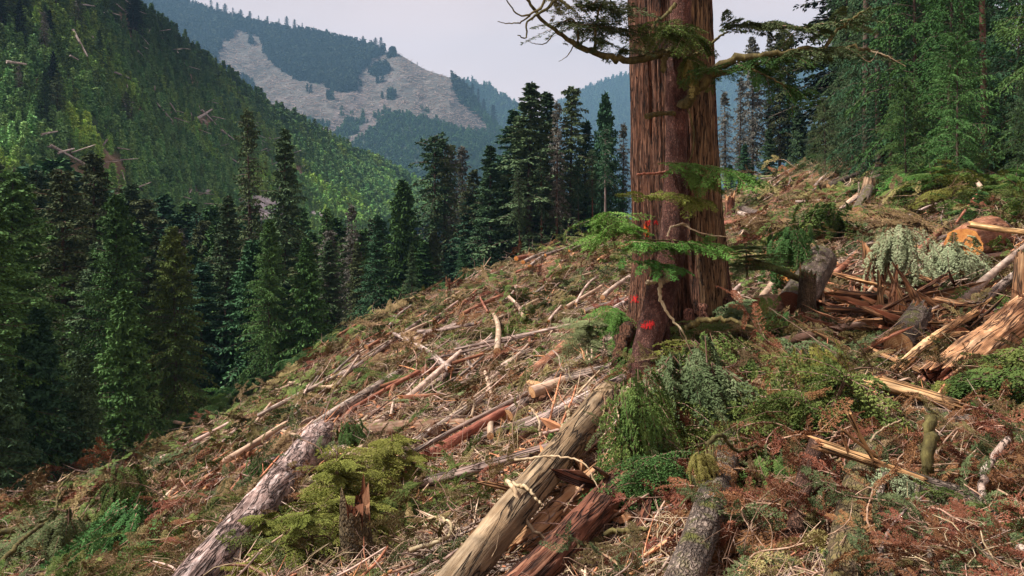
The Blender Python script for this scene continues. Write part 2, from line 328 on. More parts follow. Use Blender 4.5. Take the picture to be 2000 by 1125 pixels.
# lofted hills: ridge polyline -> foot polyline, both in world metres
def loft(ridge, foot, nt, nv, amp, freq, seed, bow=0.0, back=(0, 200, -150)):
    R = np.array([tuple(W(*r)) for r in ridge]); Fo = np.array([tuple(W(*f)) for f in foot])
    def rs(P, n):
        d = np.r_[0, np.cumsum(np.abs(np.diff([pix(p)[0] for p in P])))]; q = np.linspace(0, d[-1], n)
        return np.stack([np.interp(q, d, P[:, k]) for k in range(3)], -1)
    Rr, Ff = rs(R, nt), rs(Fo, nt); v = np.linspace(0, 1, nv)[None, :, None]
    G = Rr[:, None] * (1 - v) + Ff[:, None] * v
    sp = np.linalg.norm(Rr - Ff, axis=1).mean(); e = (np.sin(np.pi * np.clip(v[..., 0], 0, 1)) ** .6)
    N = np.array([0, -.6, .8])
    dsp = amp * fbm(np.stack([G[..., 0] * freq, G[..., 1] * freq * .5, G[..., 2] * freq * .5], -1), 5, seed) * e - bow * e
    G = G + N * dsp[..., None]
    bk = G[:, :1] + np.array(back)[None, None]
    return G, np.concatenate([bk, G], 1)
def inpoly(px, py, poly):
    r = np.zeros(px.shape, bool); k = len(poly)
    for i in range(k):
        x1, y1 = poly[i]; x2, y2 = poly[(i + 1) % k]
        c = ((y1 > py) != (y2 > py)) & (px < (x2 - x1) * (py - y1) / ((y2 - y1) + 1e-9) + x1); r ^= c
    return r
def segd(px, py, line):
    d = np.full(px.shape, 1e9)
    for (x1, y1), (x2, y2) in zip(line[:-1], line[1:]):
        t = np.clip(((px - x1) * (x2 - x1) + (py - y1) * (y2 - y1)) / ((x2 - x1) ** 2 + (y2 - y1) ** 2), 0, 1)
        d = np.minimum(d, np.hypot(px - x1 - t * (x2 - x1), py - y1 - t * (y2 - y1)))
    return d
def hillmesh(name, G, GA, mat, bare, label):
    mb = MB(); mb.add(GA.reshape(-1, 3), gridfaces(GA.shape[0], GA.shape[1]), 0, True); me = mb.mesh(name, mat)
    at = me.attributes.new('bare', 'FLOAT', 'POINT'); bb = np.concatenate([bare[:, :1], bare], 1); at.data.foreach_set('value', bb.astype(np.float32).ravel())
    return link(name, me, kind='structure', label=label)
def P2(G): return 1000 + G[..., 0] / G[..., 1] * F, HZ - G[..., 2] / G[..., 1] * F
# left hillside
G1, G1a = loft([(-500,-900,240),(-100,-330,235),(120,-130,255),(215,-45,270),(280,22,290),(390,112,345),(500,195,415),(650,285,525),(750,338,625),(850,385,760),(960,432,900)],
               [(-700,620,105),(0,570,125),(200,550,150),(400,520,195),(550,492,260),(680,462,350),(780,445,460),(870,432,600),(960,445,800)], 260, 150, 9, .03, 3, bow=2, back=(-40, 120, -90))
px1, py1 = P2(G1); nzz = fbm(G1 * .035, 4, 21)
bare1 = np.clip((nzz - .10) * 5, 0, 1)
for (bx, by, br) in ((262,215,20),(395,240,32),(130,350,60),(520,415,45),(440,95,25),(80,170,20),(480,262,22),(330,240,26)):
    bare1 = np.maximum(bare1, np.clip(1.4 - np.hypot(px1 - bx, py1 - by) / br + .4 * nzz, 0, 1))
hillmesh('hillside', G1, G1a, M['hill'], bare1, 'steep left hillside regrowing with young conifers and grey fallen logs')
HB = BVHTree.FromPolygons(G1.reshape(-1, 3).tolist(), gridfaces(G1.shape[0], G1.shape[1]).tolist())
def hhit(px, py):
    d = Vector(((px - 1000) / F, 1, (HZ - py) / F)); h = HB.ray_cast(Vector((0, 0, 0)), d.normalized()); return h[0]
# logged mountain
G2, G2a = loft([(50,-260,2500),(200,-110,2450),(300,-30,2400),(370,14,2350),(420,32,2300),(470,45,2280),(520,56,2250),(560,65,2230),(640,74,2200),(700,92,2170),(740,101,2150),(780,106,2100),(830,136,2060),(880,152,2000),(910,178,1980),(940,213,1950),(975,250,1900),(1050,340,1850),(1150,440,1800)],
               [(0,560,1250),(600,520,1150),(840,470,1150),(1000,470,1300),(1150,480,1500)], 420, 240, 40, .006, 12, bow=8, back=(100, 300, -260))
px2, py2 = P2(G2); n2_ = fbm(G2 * .012, 4, 4) 
n2b = fbm(G2 * .05, 3, 14); qx, qy = px2 + n2_ * 26 + n2b * 14, py2 + n2_ * 20 + n2b * 10
polyC = [(455,55),(515,72),(530,125),(590,162),(650,172),(695,158),(722,120),(745,92),(790,100),(838,132),(885,150),(905,205),(965,258),(905,256),(845,232),(790,218),(745,218),(700,236),(640,240),(560,232),(490,200),(420,138),(440,90)]
bare2 = inpoly(qx, qy, polyC).astype(float) * .75
bare2 = np.maximum(bare2, (segd(qx, qy, [(705,190),(660,225),(622,285)]) < 11) * 1.0)
bare2 = np.maximum(bare2, (segd(qx, qy, [(752,200),(722,245),(672,300)]) < 10) * 1.0)
bare2 = np.maximum(bare2, (segd(px2, py2, [(510,196),(600,190),(700,182),(760,158),(800,147),(860,130)]) < 2.5) * 1.0)
bare2 = np.maximum(bare2, (segd(px2, py2, [(760,158),(700,150),(690,200)]) < 2) * 1.0)
bare2 = bare2 - .6 * (fbm(G2 * .02, 3, 8) > .42) * (bare2 < .9); bare2 = np.clip(bare2, 0, 1)
bare2[:, :2] = np.minimum(bare2[:, :2], .8)
hillmesh('mountain', G2, G2a, M['mount'], bare2, 'partly logged blue mountain with clearcut patch and two pale slides')
G3, G3a = loft([(700,190,3300),(850,165,3200),(915,158,3100),(950,168,3050),(985,190,3000),(1005,205,3000),(1080,280,2950),(1200,400,2900)], [(700,470,2300),(1000,470,2300),(1200,470,2400)], 160, 90, 60, .004, 33, back=(0, 300, -260))
hillmesh('mountain', G3, G3a, M['mount'], np.zeros(G3.shape[:2]), 'hazy blue shoulder of a farther mountain behind the logged one')
G4, G4a = loft([(950,330,4300),(1040,250,4300),(1085,208,4250),(1130,183,4200),(1180,158,4150),(1240,143,4100),(1320,135,4100),(1400,138,4100),(1480,130,4100),(1540,118,4050),(1600,124,4000),(1640,140,3950),(1720,200,3900),(1900,260,3900),(2200,300,3900)],
               [(950,475,3000),(1400,480,2900),(2200,480,2900)], 260, 120, 90, .003, 41, back=(0, 300, -260))
hillmesh('mountain', G4, G4a, M['mount'], np.zeros(G4.shape[:2]), 'farthest hazy blue mountain behind the giant cedar')
# haze: one closed box of even pale air
HX, HY0, HY1, HZ0, HZ1 = 3300, -60, 5250, -75, 1250
bv = np.array([(x, y, z) for x in (-HX, HX) for y in (HY0, HY1) for z in (HZ0, HZ1)], float)
mb = MB(); mb.add(bv, [(0,1,3,2),(4,6,7,5),(0,4,5,1),(2,3,7,6),(0,2,6,4),(1,5,7,3)])
hm = bpy.data.materials.new('haze_air'); hm.use_nodes = True; hn = hm.node_tree.nodes; hn.clear()
ho = hn.new('ShaderNodeOutputMaterial'); pv = hn.new('ShaderNodeVolumePrincipled')
pv.inputs['Color'].default_value = (.30, .58, .90, 1); pv.inputs['Density'].default_value = .00012; pv.inputs['Anisotropy'].default_value = 0.0
hm.node_tree.links.new(pv.outputs[0], ho.inputs['Volume'])
link('haze', mb.mesh('haze', hm), kind='stuff', label='thin blue mountain air filling the valley')
# ---------------------------------------------------------------- conifers
def conifer(seed, B, Sg, K, R, base=.12, up=.15, droop=.5, ls=.014, lw=.0045, prof=.75, clump=9, thin=.25, irr=.4, hang=.5, tw=.34, sideang=.9, jit=.45, al=.6):
    """unit-height conifer: returns (crown mesh arrays, branch list)"""
    r = np.random.default_rng(seed)
    z0 = base + (1 - base) * (np.arange(B) + r.random(B)) / B; z0 = base + (z0 - base) ** 1.0
    q = (z0 - base) / (1 - base); az = np.arange(B) * 2.399 + r.normal(0, .5, B)
    L = R * ((1 - q) ** prof * (1 - .25 * (q < .15) * (.15 - q) / .15) + .035) * (1 + irr * (r.random(B) - .6))
    upv = up + (.55 * q) + r.normal(0, .08, B); dr = droop * (1 - .6 * q) + r.normal(0, .08, B)
    s = (np.arange(Sg) + .5) / Sg; s = s[None] + r.uniform(-.4, .4, (B, Sg)) / Sg; s = np.clip(s, .04, 1)
    da = np.stack([np.cos(az), np.sin(az), 0 * az], -1); 
    def pos(s): return np.stack([0 * s, 0 * s, z0[:, None] + L[:, None] * (upv[:, None] * s - dr[:, None] * s * s)], -1) + da[:, None] * (L[:, None] * s)[..., None]
    P = pos(s)                                                     # B,S,3
    tl = L[:, None] * tw * (1.12 - s) ** .7 * r.uniform(.6, 1.2, (B, Sg)) + .004
    out = []
    for sg in (-1, 1):
        ang = az[:, None] + sg * (sideang + r.normal(0, .18, (B, Sg)))
        td = np.stack([np.cos(ang), np.sin(ang), -.12 - .25 * s + 0 * ang], -1)
        for k in range(K):
            t = (k + r.random((B, Sg))) / K
            p = P + td * (tl * t)[..., None]; p[..., 2] -= tl * t * t * .45
            d = td * al + r.normal(0, jit, td.shape); d[..., 2] -= hang * r.random((B, Sg)) ; d = nrm(d)
            out.append((p.reshape(-1, 3), d.reshape(-1, 3)))
    p = np.concatenate([o[0] for o in out]); d = np.concatenate([o[1] for o in out])
    keep = (vn(p * clump * np.array([1, 1, 1.6]) * 3, seed) * .5 + .5 + r.random(len(p)) * .5) > thin * 1.35
    p, d = p[keep], d[keep]; sz = ls * r.uniform(.6, 1.35, len(p))
    wv = nrm(np.cross(d, r.normal(0, 1, d.shape))) * lw * r.uniform(.7, 1.3, len(p))[:, None]
    V, Fq = diamonds(p, d * sz[:, None], wv)
    bp = pos(np.array([[0, .35, .7, 1.0]]) * np.ones((B, 1)))
    return V, Fq, bp, L
def trunkmesh(bp, L, r0, mat, name, br=.0022, ns=9, lean=0):
    mb = MB(); z = np.linspace(-.02, 1, 12); path = np.stack([lean * np.sin(z * 3), 0 * z, z], -1)
    V, Fq = tube(path, r0 * (1.0 - .93 * np.clip(z, 0, 1)) * (1 + .35 * np.exp(-np.clip(z, 0, 1) * 40)), ns); mb.add(V, Fq, 0, True)
    for b_ in range(len(bp)):
        V, Fq = tube(bp[b_], np.array([1, .7, .45, .15]) * br * (.4 + L[b_] / L.max()), 3); mb.add(V, Fq, 0, True)
    return mb.mesh(name, mat)
def proto(name, seed, mat, tmat, r0=.012, br=.002, **k):
    V, Fq, bp, L = conifer(seed, **k); mb = MB(); mb.add(V, Fq)
    return (mb.mesh('crown_' + name, mat), trunkmesh(bp, L, r0, tmat, 'trunk_' + name, br), name)
PR = {}
PR['green'] = [proto('green', s, M['f_green'], M['trunk_far'], B=210, Sg=13, K=7, R=.215, base=.05, up=.1, droop=.45, ls=.0115, lw=.0030, thin=.26, prof=.7, irr=.55, jit=.32) for s in (1, 2)]
PR['dark'] = [proto('dark', s, M['f_dark'], M['trunk_far'], B=150, Sg=12, K=6, R=.15, base=.1, up=.05, droop=.55, ls=.0125, lw=.0032, thin=.34, prof=.85, irr=.8, hang=.6, jit=.32) for s in (3, 4, 5)]
PR['old'] = [proto('old', s, M['f_olive'], M['trunk_far'], B=130, Sg=9, K=5, R=.115, base=.25, up=.0, droop=.6, ls=.014, lw=.0034, thin=.42, prof=.45, irr=1.0, hang=.9) for s in (6, 7)]
PR['bare'] = [proto('bare', s, M['f_grey'], M['trunk_far'], B=120, Sg=8, K=4, R=.085, base=.28, up=.0, droop=.6, ls=.014, lw=.0028, thin=.55, prof=.5, irr=1.0, hang=1.0) for s in (8, 9)]
PR['cone'] = [proto('cone', s, M['f_teal'], M['trunk_far'], B=170, Sg=8, K=5, R=.27, base=.03, up=.2, droop=.42, ls=.026, lw=.0065, thin=.15, prof=.85) for s in (10, 11)]
PR['pole'] = [proto('pole', s, M['f_dark'], M['trunk_red'], r0=.014, B=70, Sg=8, K=5, R=.12, base=.5, up=.0, droop=.7, ls=.0135, lw=.0033, thin=.35, prof=.4, irr=1) for s in (12, 13)]
PR['near'] = [proto('near', s, M['f_green'], M['trunk_far'], r0=.013, br=.0016, B=95, Sg=18, K=11, R=.29, base=.06, up=.2, droop=.55, ls=.0155, lw=.0024, thin=.42, prof=.4, irr=.8, clump=14, hang=.3, jit=.22, al=1.0, sideang=.75, tw=.42) for s in (14, 15)]
ORD = ['first', 'second', 'third', 'fourth', 'fifth', 'sixth', 'seventh', 'eighth', 'ninth', 'tenth', 'eleventh', 'twelfth', 'thirteenth', 'fourteenth', 'fifteenth', 'sixteenth', 'seventeenth', 'eighteenth', 'nineteenth', 'twentieth']
cnt = {}
def where(desc, px, py, marks):
    """label: description + where it is from the nearest landmark"""
    mk = min(marks, key=lambda m: (m[0] - px) ** 2 + (m[1] - py) ** 2); dx, dy = px - mk[0], py - mk[1]
    if abs(dx) > abs(dy) * 1.2: dr = 'right of' if dx > 0 else 'left of'
    else: dr = 'below' if dy > 0 else 'above'
    k = (desc, dr, mk[2]); c_ = cnt.get(k, 0); cnt[k] = c_ + 1
    return (desc + ' ' + dr + ' ' + mk[2]) if c_ == 0 else ('%s, %s one %s %s' % (desc, ORD[min(c_, 19)], dr, mk[2]))
TM = [(30,600,'the leftmost green hemlock'), (235,560,'the second broad green hemlock'), (345,620,'the yellow-tipped hemlock'), (500,300,'the grey-topped tree'), (555,400,'the tall dark spire'), (650,560,'the clearing-edge tree'), (730,540,'the broad tree by the crest'),
      (860,340,'the twin bare-stemmed trees'), (955,400,'the pointed dark fir'), (1035,320,'the tallest crest tree'), (1187,320,'the conical crest tree'), (1480,250,'the thin snag tops'), (1600,250,'the forest edge'), (1925,250,'the reddish trunk'), (1750,180,'the big right-hand hemlock'), (800,400,'the valley mouth')]
DES = {'green': 'full green hemlock with drooping boughs', 'dark': 'dark narrow conifer', 'old': 'ragged olive conifer with gaps', 'bare': 'greyish half-bare conifer', 'cone': 'small conical blue-green conifer', 'pole': 'bare reddish trunk under a small dark crown', 'near': 'large layered hemlock'}
ntree = [0]
def tree(px, top, Y, kind, wide=1.0, mat=None, tmat=None, label=None, group=None, zoff=0, minh=4, base=None):
    x = (px - 1000) / F * Y; g = down(x, Y)[0] if base is None else base; h = (HZ - top) / F * Y - g.z
    if h < minh: return None
    cm, tm, _ = PR[kind][ntree[0] % len(PR[kind])]; ntree[0] += 1
    o = empty('conifer_tree', (x, Y, g.z - .1), label or where(DES[kind], px, top + 60, TM), 'tree', group or 'conifers along the valley forest edge')
    o.rotation_euler = (random.uniform(-.02, .02), random.uniform(-.02, .02), random.uniform(0, 6.28)); o.scale = (h * wide, h * wide, h)
    c_ = link('crown', cm, o); t_ = link('trunk', tm, o)
    if mat: c_.material_slots[0].link = 'OBJECT'; c_.material_slots[0].material = M[mat]
    if tmat: t_.material_slots[0].link = 'OBJECT'; t_.material_slots[0].material = M[tmat]
    return o
LF = 'conifers of the valley forest'
spec = [  # px, top, Y, kind, width, crown material, trunk material, label
 (15,335,50,'green',1.3,'f_front',None,'broad bright green hemlock cut by the photo\'s left edge'),
 (235,378,54,'green',1.0,'f_front',None,'broad green hemlock with pale hanging branches left of the yellow-tipped one'),
 (243,565,46,'cone',.95,'f_front',None,'shorter lush green hemlock in front of the broad green one'),
 (345,440,54,'green',.95,'f_cedar',None,'full hemlock with yellow-tipped crown in the dark valley forest'),
 (-45,380,37,'green',1.2,'f_green',None,'dark green hemlock mostly outside the left frame edge'),
 (70,600,38,'cone',1.0,'f_teal',None,'low dark conifer at the foot of the leftmost hemlock'),
 (160,690,40,'cone',1.0,'f_dark',None,'small dark conifer in the shaded lower left corner'),
 (0,700,34,'cone',1.1,'f_dark',None,'small dark conifer lowest at the left frame edge'),
 (130,330,62,'old',1.4,None,'trunk_red','olive brown ragged conifer just right of the leftmost hemlock'),
 (62,330,75,'dark',1.2,None,None,'dark conifer behind the leftmost broad hemlock'),
 (180,300,66,'old',1.2,None,None,'thin olive conifer before the grey fallen log on the hillside'),
 (497,213,82,'bare',1.0,'f_olive',None,'tall thin tree with grey ragged top over the hillside'),
 (553,250,76,'dark',1.1,None,'trunk_red','tallest dark spire in the valley with bare reddish lower trunk'),
 (525,425,60,'green',.9,None,None,'green weeping conifer below the thin grey-topped tree'),
 (440,380,66,'dark',1.2,None,None,'dark tree between yellow-tipped hemlock and grey rocks'),
 (645,448,66,'old',1.3,'f_grey',None,'grey-green tree whose trunk foot shows at clearing edge'),
 (690,395,74,'bare',1.1,None,None,'pale brownish sparse tree behind the crest slope'),
 (733,418,64,'dark',1.5,'f_teal',None,'broad dark conifer touching the crest of the clearing'),
 (788,352,90,'cone',.8,'f_green',None,'light green tree standing free at the valley mouth'),
 (805,478,66,'dark',1.2,None,None,'short dark conifer tucked behind the upper clearing edge'),
 (853,262,98,'pole',1.2,'f_dark','trunk_far','left one of twin bare-stemmed tall trees'),
 (869,275,99,'pole',1.0,'f_olive','trunk_far','right one of twin bare-stemmed tall trees'),
 (885,286,102,'bare',1.0,None,None,'pale grey tree beside the twin bare-stemmed trees'),
 (903,284,104,'bare',1.1,None,None,'palest grey ghostly tree left of the pointed fir'),
 (925,330,92,'old',1.1,None,None,'ragged small tree leaning beside the pointed fir'),
 (955,284,84,'dark',1.5,'f_dark',None,'pointed dark fir left of the tallest crest tree'),
 (905,470,72,'dark',1.4,'f_teal',None,'low bushy conifer behind the slash at mid crest'),
 (1032,160,84,'dark',1.9,'f_dark',None,'tallest and broadest dark tree on the crest'),
 (1005,215,88,'dark',1.6,'f_teal',None,'dark tree pressed against the tallest one from left'),
 (1062,178,90,'dark',1.5,'f_dark',None,'dark tree pressed against the tallest one from right'),
 (1087,195,82,'bare',.9,None,'trunk_red','dead tree with long bare reddish trunk on the crest'),
 (1112,168,90,'old',1.2,'f_olive',None,'thin-topped tree with needle spire right of bare trunk'),
 (1140,235,92,'dark',1.5,'f_teal',None,'dull tree between the needle spire and conical tree'),
 (1186,184,88,'cone',.62,'f_teal',None,'conical full tree nearest the giant cedar'),
 (1216,238,90,'bare',1.1,None,None,'ghostly grey tree half hidden by the giant cedar'),
 (1160,300,98,'dark',1.4,None,None,'dark low tree behind the conical one'),
 (1120,330,100,'dark',1.6,None,None,'dark tree filling behind the crest log pile'),
 (1060,300,100,'dark',1.7,None,None,'dark tree filling behind the tallest crest tree'),
 (990,300,98,'dark',1.6,'f_teal',None,'dark tree filling beside the pointed fir'),
 (1058,300,82,'pole',1.0,'f_dark','trunk_red','dark-crowned tree with thick red-brown bare foot on the crest'),
 (1130,310,84,'pole',.8,'f_teal','trunk_far','slim bare-legged tree behind the crest log pile'),
 (1158,290,84,'pole',.8,'f_dark','trunk_red','slim reddish-legged tree left of the conical one'),
 (1182,250,83,'pole',.9,'f_teal','snag','pale grey paired trunks near the giant cedar'),
 (1017,330,80,'pole',.8,'f_dark','trunk_far','thin dark-legged tree at the left of crest stand'),
 (1418,175,90,'bare',1.2,None,None,'grey sparse tree just right of the giant cedar'),
 (1443,150,92,'bare',1.0,None,None,'tall grey thin tree, second right of the giant cedar'),
 (1470,72,95,'old',.9,'f_grey',None,'tall snag-topped tree with broken spire tip'),
 (1500,66,96,'bare',.9,None,None,'bare spire between the snag top and the paired tops'),
 (1523,62,94,'old',1.0,'f_olive',None,'highest bare double-pointed top against the sky'),
 (1542,78,95,'old',1.2,'f_teal',None,'tall dark-bottomed tree right of the double-pointed top'),
 (1455,280,84,'dark',1.8,'f_teal',None,'low dark tree beneath the grey spires'),
 (1500,250,82,'dark',1.6,'f_dark',None,'broad dark tree beneath the double-pointed top'),
 (1425,320,80,'dark',1.8,'f_dark',None,'dark tree at the foot of the grey spires by cedar'),
 (1563,212,78,'cone',.8,'f_dark',None,'small dark fir alone before the hazy mountain'),
 (1590,240,72,'cone',.9,'f_dark',None,'small dark fir beside the forest edge'),
 (1536,300,74,'dark',1.7,'f_teal',None,'squat dark tree behind the upper clearing rim'),
]
for px, top, Y, k, wd, mt, tt, lb in spec: tree(px, top, Y, k, wd, mt, tt, lb, LF)
RS = [ # the forest on the right
 (1612,190,52,'near',.8,'f_olive','low olive-green hemlock at the very edge of right forest'),
 (1655,-60,54,'near',.55,'f_dark','tall dark hemlock leading the right forest edge'),
 (1665,120,50,'near',.8,'f_dark','mid-height dark hemlock at right forest edge'),
 (1700,-260,52,'near',.5,'f_dark','very tall dark hemlock with grey trunk in right forest'),
 (1740,-200,46,'near',.6,'f_teal','tall blue-green hemlock rising out of frame, right forest'),
 (1790,-300,44,'near',.6,'f_green','tall green hemlock rising out of frame mid right forest'),
 (1770,150,40,'near',.9,'f_green','layered green hemlock over the ferny bank'),
 (1850,-200,40,'near',.6,'f_green','tall lush hemlock left of the reddish trunk'),
 (1870,60,36,'near',.8,'f_green','lush layered hemlock below the tall lush one'),
 (1985,-100,36,'near',.7,'f_teal','dark blue-green hemlock at the photo\'s right edge'),
 (2060,-200,34,'near',.7,'f_green','hemlock reaching in from beyond the right frame edge'),
 (2010,150,33,'near',.8,'f_dark','low dark hemlock at the photo\'s right edge'),
 (1960,-260,48,'near',.6,'f_dark','dark tall hemlock deep in the right-hand corner'),
 (1910,-300,50,'near',.6,'f_dark','dark tall hemlock deep behind the reddish trunk'),
 (1830,-300,56,'near',.6,'f_dark','dark tall hemlock deep behind the lush one'),
 (1770,-250,60,'near',.6,'f_dark','dark tall hemlock deepest in the right forest'),
 (1690,60,58,'near',.8,'f_dark','dark hemlock in shade behind the forest edge'),
 (1720,180,48,'near',1.0,'f_dark','dark low hemlock over the shaded forest mouth'),
]
for px, top, Y, k, wd, mt, lb in RS: tree(px, top, Y, k, wd, mt, None, lb, 'hemlocks of the right-hand forest')
for i, (px, Y) in enumerate(((1925,39),(1690,49),(1718,47),(1885,43))):
    tree(px, -700, Y, 'pole', .5, 'f_dark', 'trunk_far' if i else 'trunk_red', ['straight reddish bare trunk standing in the right forest','pale grey trunk high at the right forest edge','second grey trunk beside the pale one at forest edge','thin dark trunk in shade of the right forest'][i], 'bare trunks in the right-hand forest')
envx, envy = [-200,0,100,200,300,400,500,600,700,800,860,950,1000], [300,300,300,340,370,385,400,400,410,425,440,440,470]
for i in range(205):
    px = -160 + (i % 103) * 11.4 + rng.uniform(-10, 10); Y = rng.uniform(84, 118) if i < 103 else rng.uniform(60, 84)
    if px > 850: Y = rng.uniform(84, 118)
    e = np.interp(px, envx, envy); top = e + (rng.uniform(0, 70) if i < 103 else rng.uniform(60, 210))
    k = ['dark', 'dark', 'dark', 'old', 'green', 'cone', 'bare'][rng.integers(0, 7)]
    tree(px, top, Y, k, rng.uniform(1.2, 2.0) * (.75 if k in ('cone', 'green') else 1), [None, None, 'f_green', 'f_teal', 'f_olive'][rng.integers(0, 5)], None, None, LF, minh=9)
for i in range(20):
    px = rng.uniform(1560, 2150); Y = rng.uniform(56, 95)
    tree(px, rng.uniform(-350, 60) if px > 1640 else rng.uniform(230,300), Y, 'dark', 1.9, 'f_black', None, None, 'hemlocks of the right-hand forest')  # deep rows: unlit forest interior painted as near-black crowns
for i in range(12):   # low dark growth filling behind the crest
    px = rng.uniform(880, 1600); tree(px, rng.uniform(330, 400), rng.uniform(88, 108), 'dark', 2.0, ['f_dark', 'f_teal'][i % 2], None, None, LF)
for i in range(30):   # bigger trees standing on the left hillside
    px, py = [(rng.uniform(0, 300), rng.uniform(-20, 90)), (rng.uniform(0, 250), rng.uniform(100, 330))][i > 21]
    p = hhit(px, py)
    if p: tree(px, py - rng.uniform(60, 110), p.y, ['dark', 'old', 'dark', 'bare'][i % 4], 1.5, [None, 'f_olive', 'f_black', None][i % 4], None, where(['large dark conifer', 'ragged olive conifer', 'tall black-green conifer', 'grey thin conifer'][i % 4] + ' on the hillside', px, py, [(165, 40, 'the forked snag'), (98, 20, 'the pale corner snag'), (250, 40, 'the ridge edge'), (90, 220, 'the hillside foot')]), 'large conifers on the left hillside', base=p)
for i, (px, py, hh, Y) in enumerate(((545,53,26,2230),(560,56,38,2230),(575,57,30,2230),(590,60,24,2220),(697,92,30,2170),(709,94,36,2165),(722,98,22,2160),(733,100,40,2150),(744,101,42,2150),(412,22,44,2300),(425,30,40,2290),(440,36,46,2290),(455,40,40,2280),(470,45,42,2280),(488,50,44,2270),(505,53,36,2260),(522,56,38,2250),(922,192,40,1970),(934,206,46,1960),(945,222,40,1950),(963,250,60,1930),(815,130,14,2090))):
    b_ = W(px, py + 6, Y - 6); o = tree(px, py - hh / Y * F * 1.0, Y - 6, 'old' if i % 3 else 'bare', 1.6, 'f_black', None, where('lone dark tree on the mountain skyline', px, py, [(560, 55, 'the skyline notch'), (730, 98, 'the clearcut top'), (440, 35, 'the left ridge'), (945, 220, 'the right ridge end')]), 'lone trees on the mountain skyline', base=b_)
# ---------------------------------------------------------------- instanced stuff
def scatter(name, P, R, Sc, idx, srcs, label, tint=None):
    me = bpy.data.meshes.new(name); P = np.asarray(P, np.float32); me.vertices.add(len(P)); me.vertices.foreach_set('co', P.ravel())
    a = me.attributes.new('rot', 'FLOAT_VECTOR', 'POINT'); a.data.foreach_set('vector', np.asarray(R, np.float32).ravel())
    a = me.attributes.new('scl', 'FLOAT_VECTOR', 'POINT'); a.data.foreach_set('vector', np.asarray(Sc, np.float32).ravel())
    a = me.attributes.new('idx', 'INT', 'POINT'); a.data.foreach_set('value', np.asarray(idx, np.int32))
    if tint is None: tint = np.ones((len(P), 3))
    a = me.attributes.new('tint', 'FLOAT_COLOR', 'POINT'); a.data.foreach_set('color', np.c_[tint, np.ones(len(P))].astype(np.float32).ravel())
    o = link(name, me, kind='stuff', label=label)
    ng = bpy.data.node_groups.new('scatter_' + name, 'GeometryNodeTree')
    ng.interface.new_socket('Geometry', in_out='INPUT', socket_type='NodeSocketGeometry'); ng.interface.new_socket('Geometry', in_out='OUTPUT', socket_type='NodeSocketGeometry')
    N, Lk = ng.nodes, ng.links; gi = N.new('NodeGroupInput'); go = N.new('NodeGroupOutput'); iop = N.new('GeometryNodeInstanceOnPoints'); jn = N.new('GeometryNodeJoinGeometry')
    for s in reversed(srcs):
        so = bpy.data.objects.new('source', s); oi = N.new('GeometryNodeObjectInfo'); oi.inputs['Object'].default_value = so; oi.inputs['As Instance'].default_value = True
        Lk.new(oi.outputs['Geometry'], jn.inputs[0])
    def at(nm, ty):
        x = N.new('GeometryNodeInputNamedAttribute'); x.data_type = ty; x.inputs['Name'].default_value = nm; return x.outputs[0]
    Lk.new(gi.outputs[0], iop.inputs['Points']); Lk.new(jn.outputs[0], iop.inputs['Instance']); iop.inputs['Pick Instance'].default_value = True
    Lk.new(at('idx', 'INT'), iop.inputs['Instance Index']); Lk.new(at('rot', 'FLOAT_VECTOR'), iop.inputs['Rotation']); Lk.new(at('scl', 'FLOAT_VECTOR'), iop.inputs['Scale'])
    Lk.new(iop.outputs[0], go.inputs[0]); md = o.modifiers.new('scatter', 'NODES'); md.node_group = ng
    return o
def lowtree(seed, nb, K, R, ls, lw, mat):
    V, Fq, bp, L = conifer(seed, B=nb, Sg=4, K=K, R=R, base=.04, up=.1, droop=.5, ls=ls, lw=lw, thin=.1, prof=.85, tw=.5)
    mb = MB(); mb.add(V, Fq); V, Fq = tube([(0, 0, -.05), (0, 0, .5), (0, 0, 1)], np.array([.012, .008, .002]), 4); mb.add(V, Fq); return mb.mesh('tree_far', mat)
YT = [lowtree(s, 40, 2, .24, .085, .026, M['f_far']) for s in (31, 32, 33)]
FT = [lowtree(s, 16, 1, .2, .22, .055, M['f_far']) for s in (34, 35)]
def bil(G, t, v):
    a = t * (G.shape[0] - 1.001); b_ = v * (G.shape[1] - 1.001); i, j = a.astype(int), b_.astype(int); fa, fb = (a - i)[:, None], (b_ - j)[:, None]
    if G.ndim == 2: fa, fb = fa[:, 0], fb[:, 0]
    return (G[i, j] * (1 - fa) + G[i + 1, j] * fa) * (1 - fb) + (G[i, j + 1] * (1 - fa) + G[i + 1, j + 1] * fa) * fb
def areas(G): 
    a = np.cross(G[1:, :-1] - G[:-1, :-1], G[:-1, 1:] - G[:-1, :-1]); return np.linalg.norm(a, axis=-1)
def sample(G, n):
    A_ = areas(G); p = A_.ravel() / A_.sum(); k = rng.choice(len(p), n, p=p); i, j = np.divmod(k, A_.shape[1]); i = i + rng.random(n); j = j + rng.random(n)
    return i / (G.shape[0] - 1), j / (G.shape[1] - 1)
def view(P, m=60):
    px, py = P2(P); return (px > -m) & (px < 2000 + m) & (py > -90) & (py < 560)
def put(name, G, bare, n, hfun, srcs, label, tintf, thr=.5):
    t, v = sample(G, n); P = bil(G, t, v); bb = bil(bare, t, v); ok = view(P) & (bb < thr * rng.random(len(bb)) * 2 + .05); P = P[ok]
    h = hfun(P); R = np.c_[np.zeros((len(P), 2)), rng.random(len(P)) * 6.28]; wd = h * rng.uniform(.8, 1.3, len(P))
    scatter(name, P - np.array([0, 0, .3]), R, np.c_[wd, wd, h], rng.integers(0, len(srcs), len(P)), srcs, label, tintf(P))
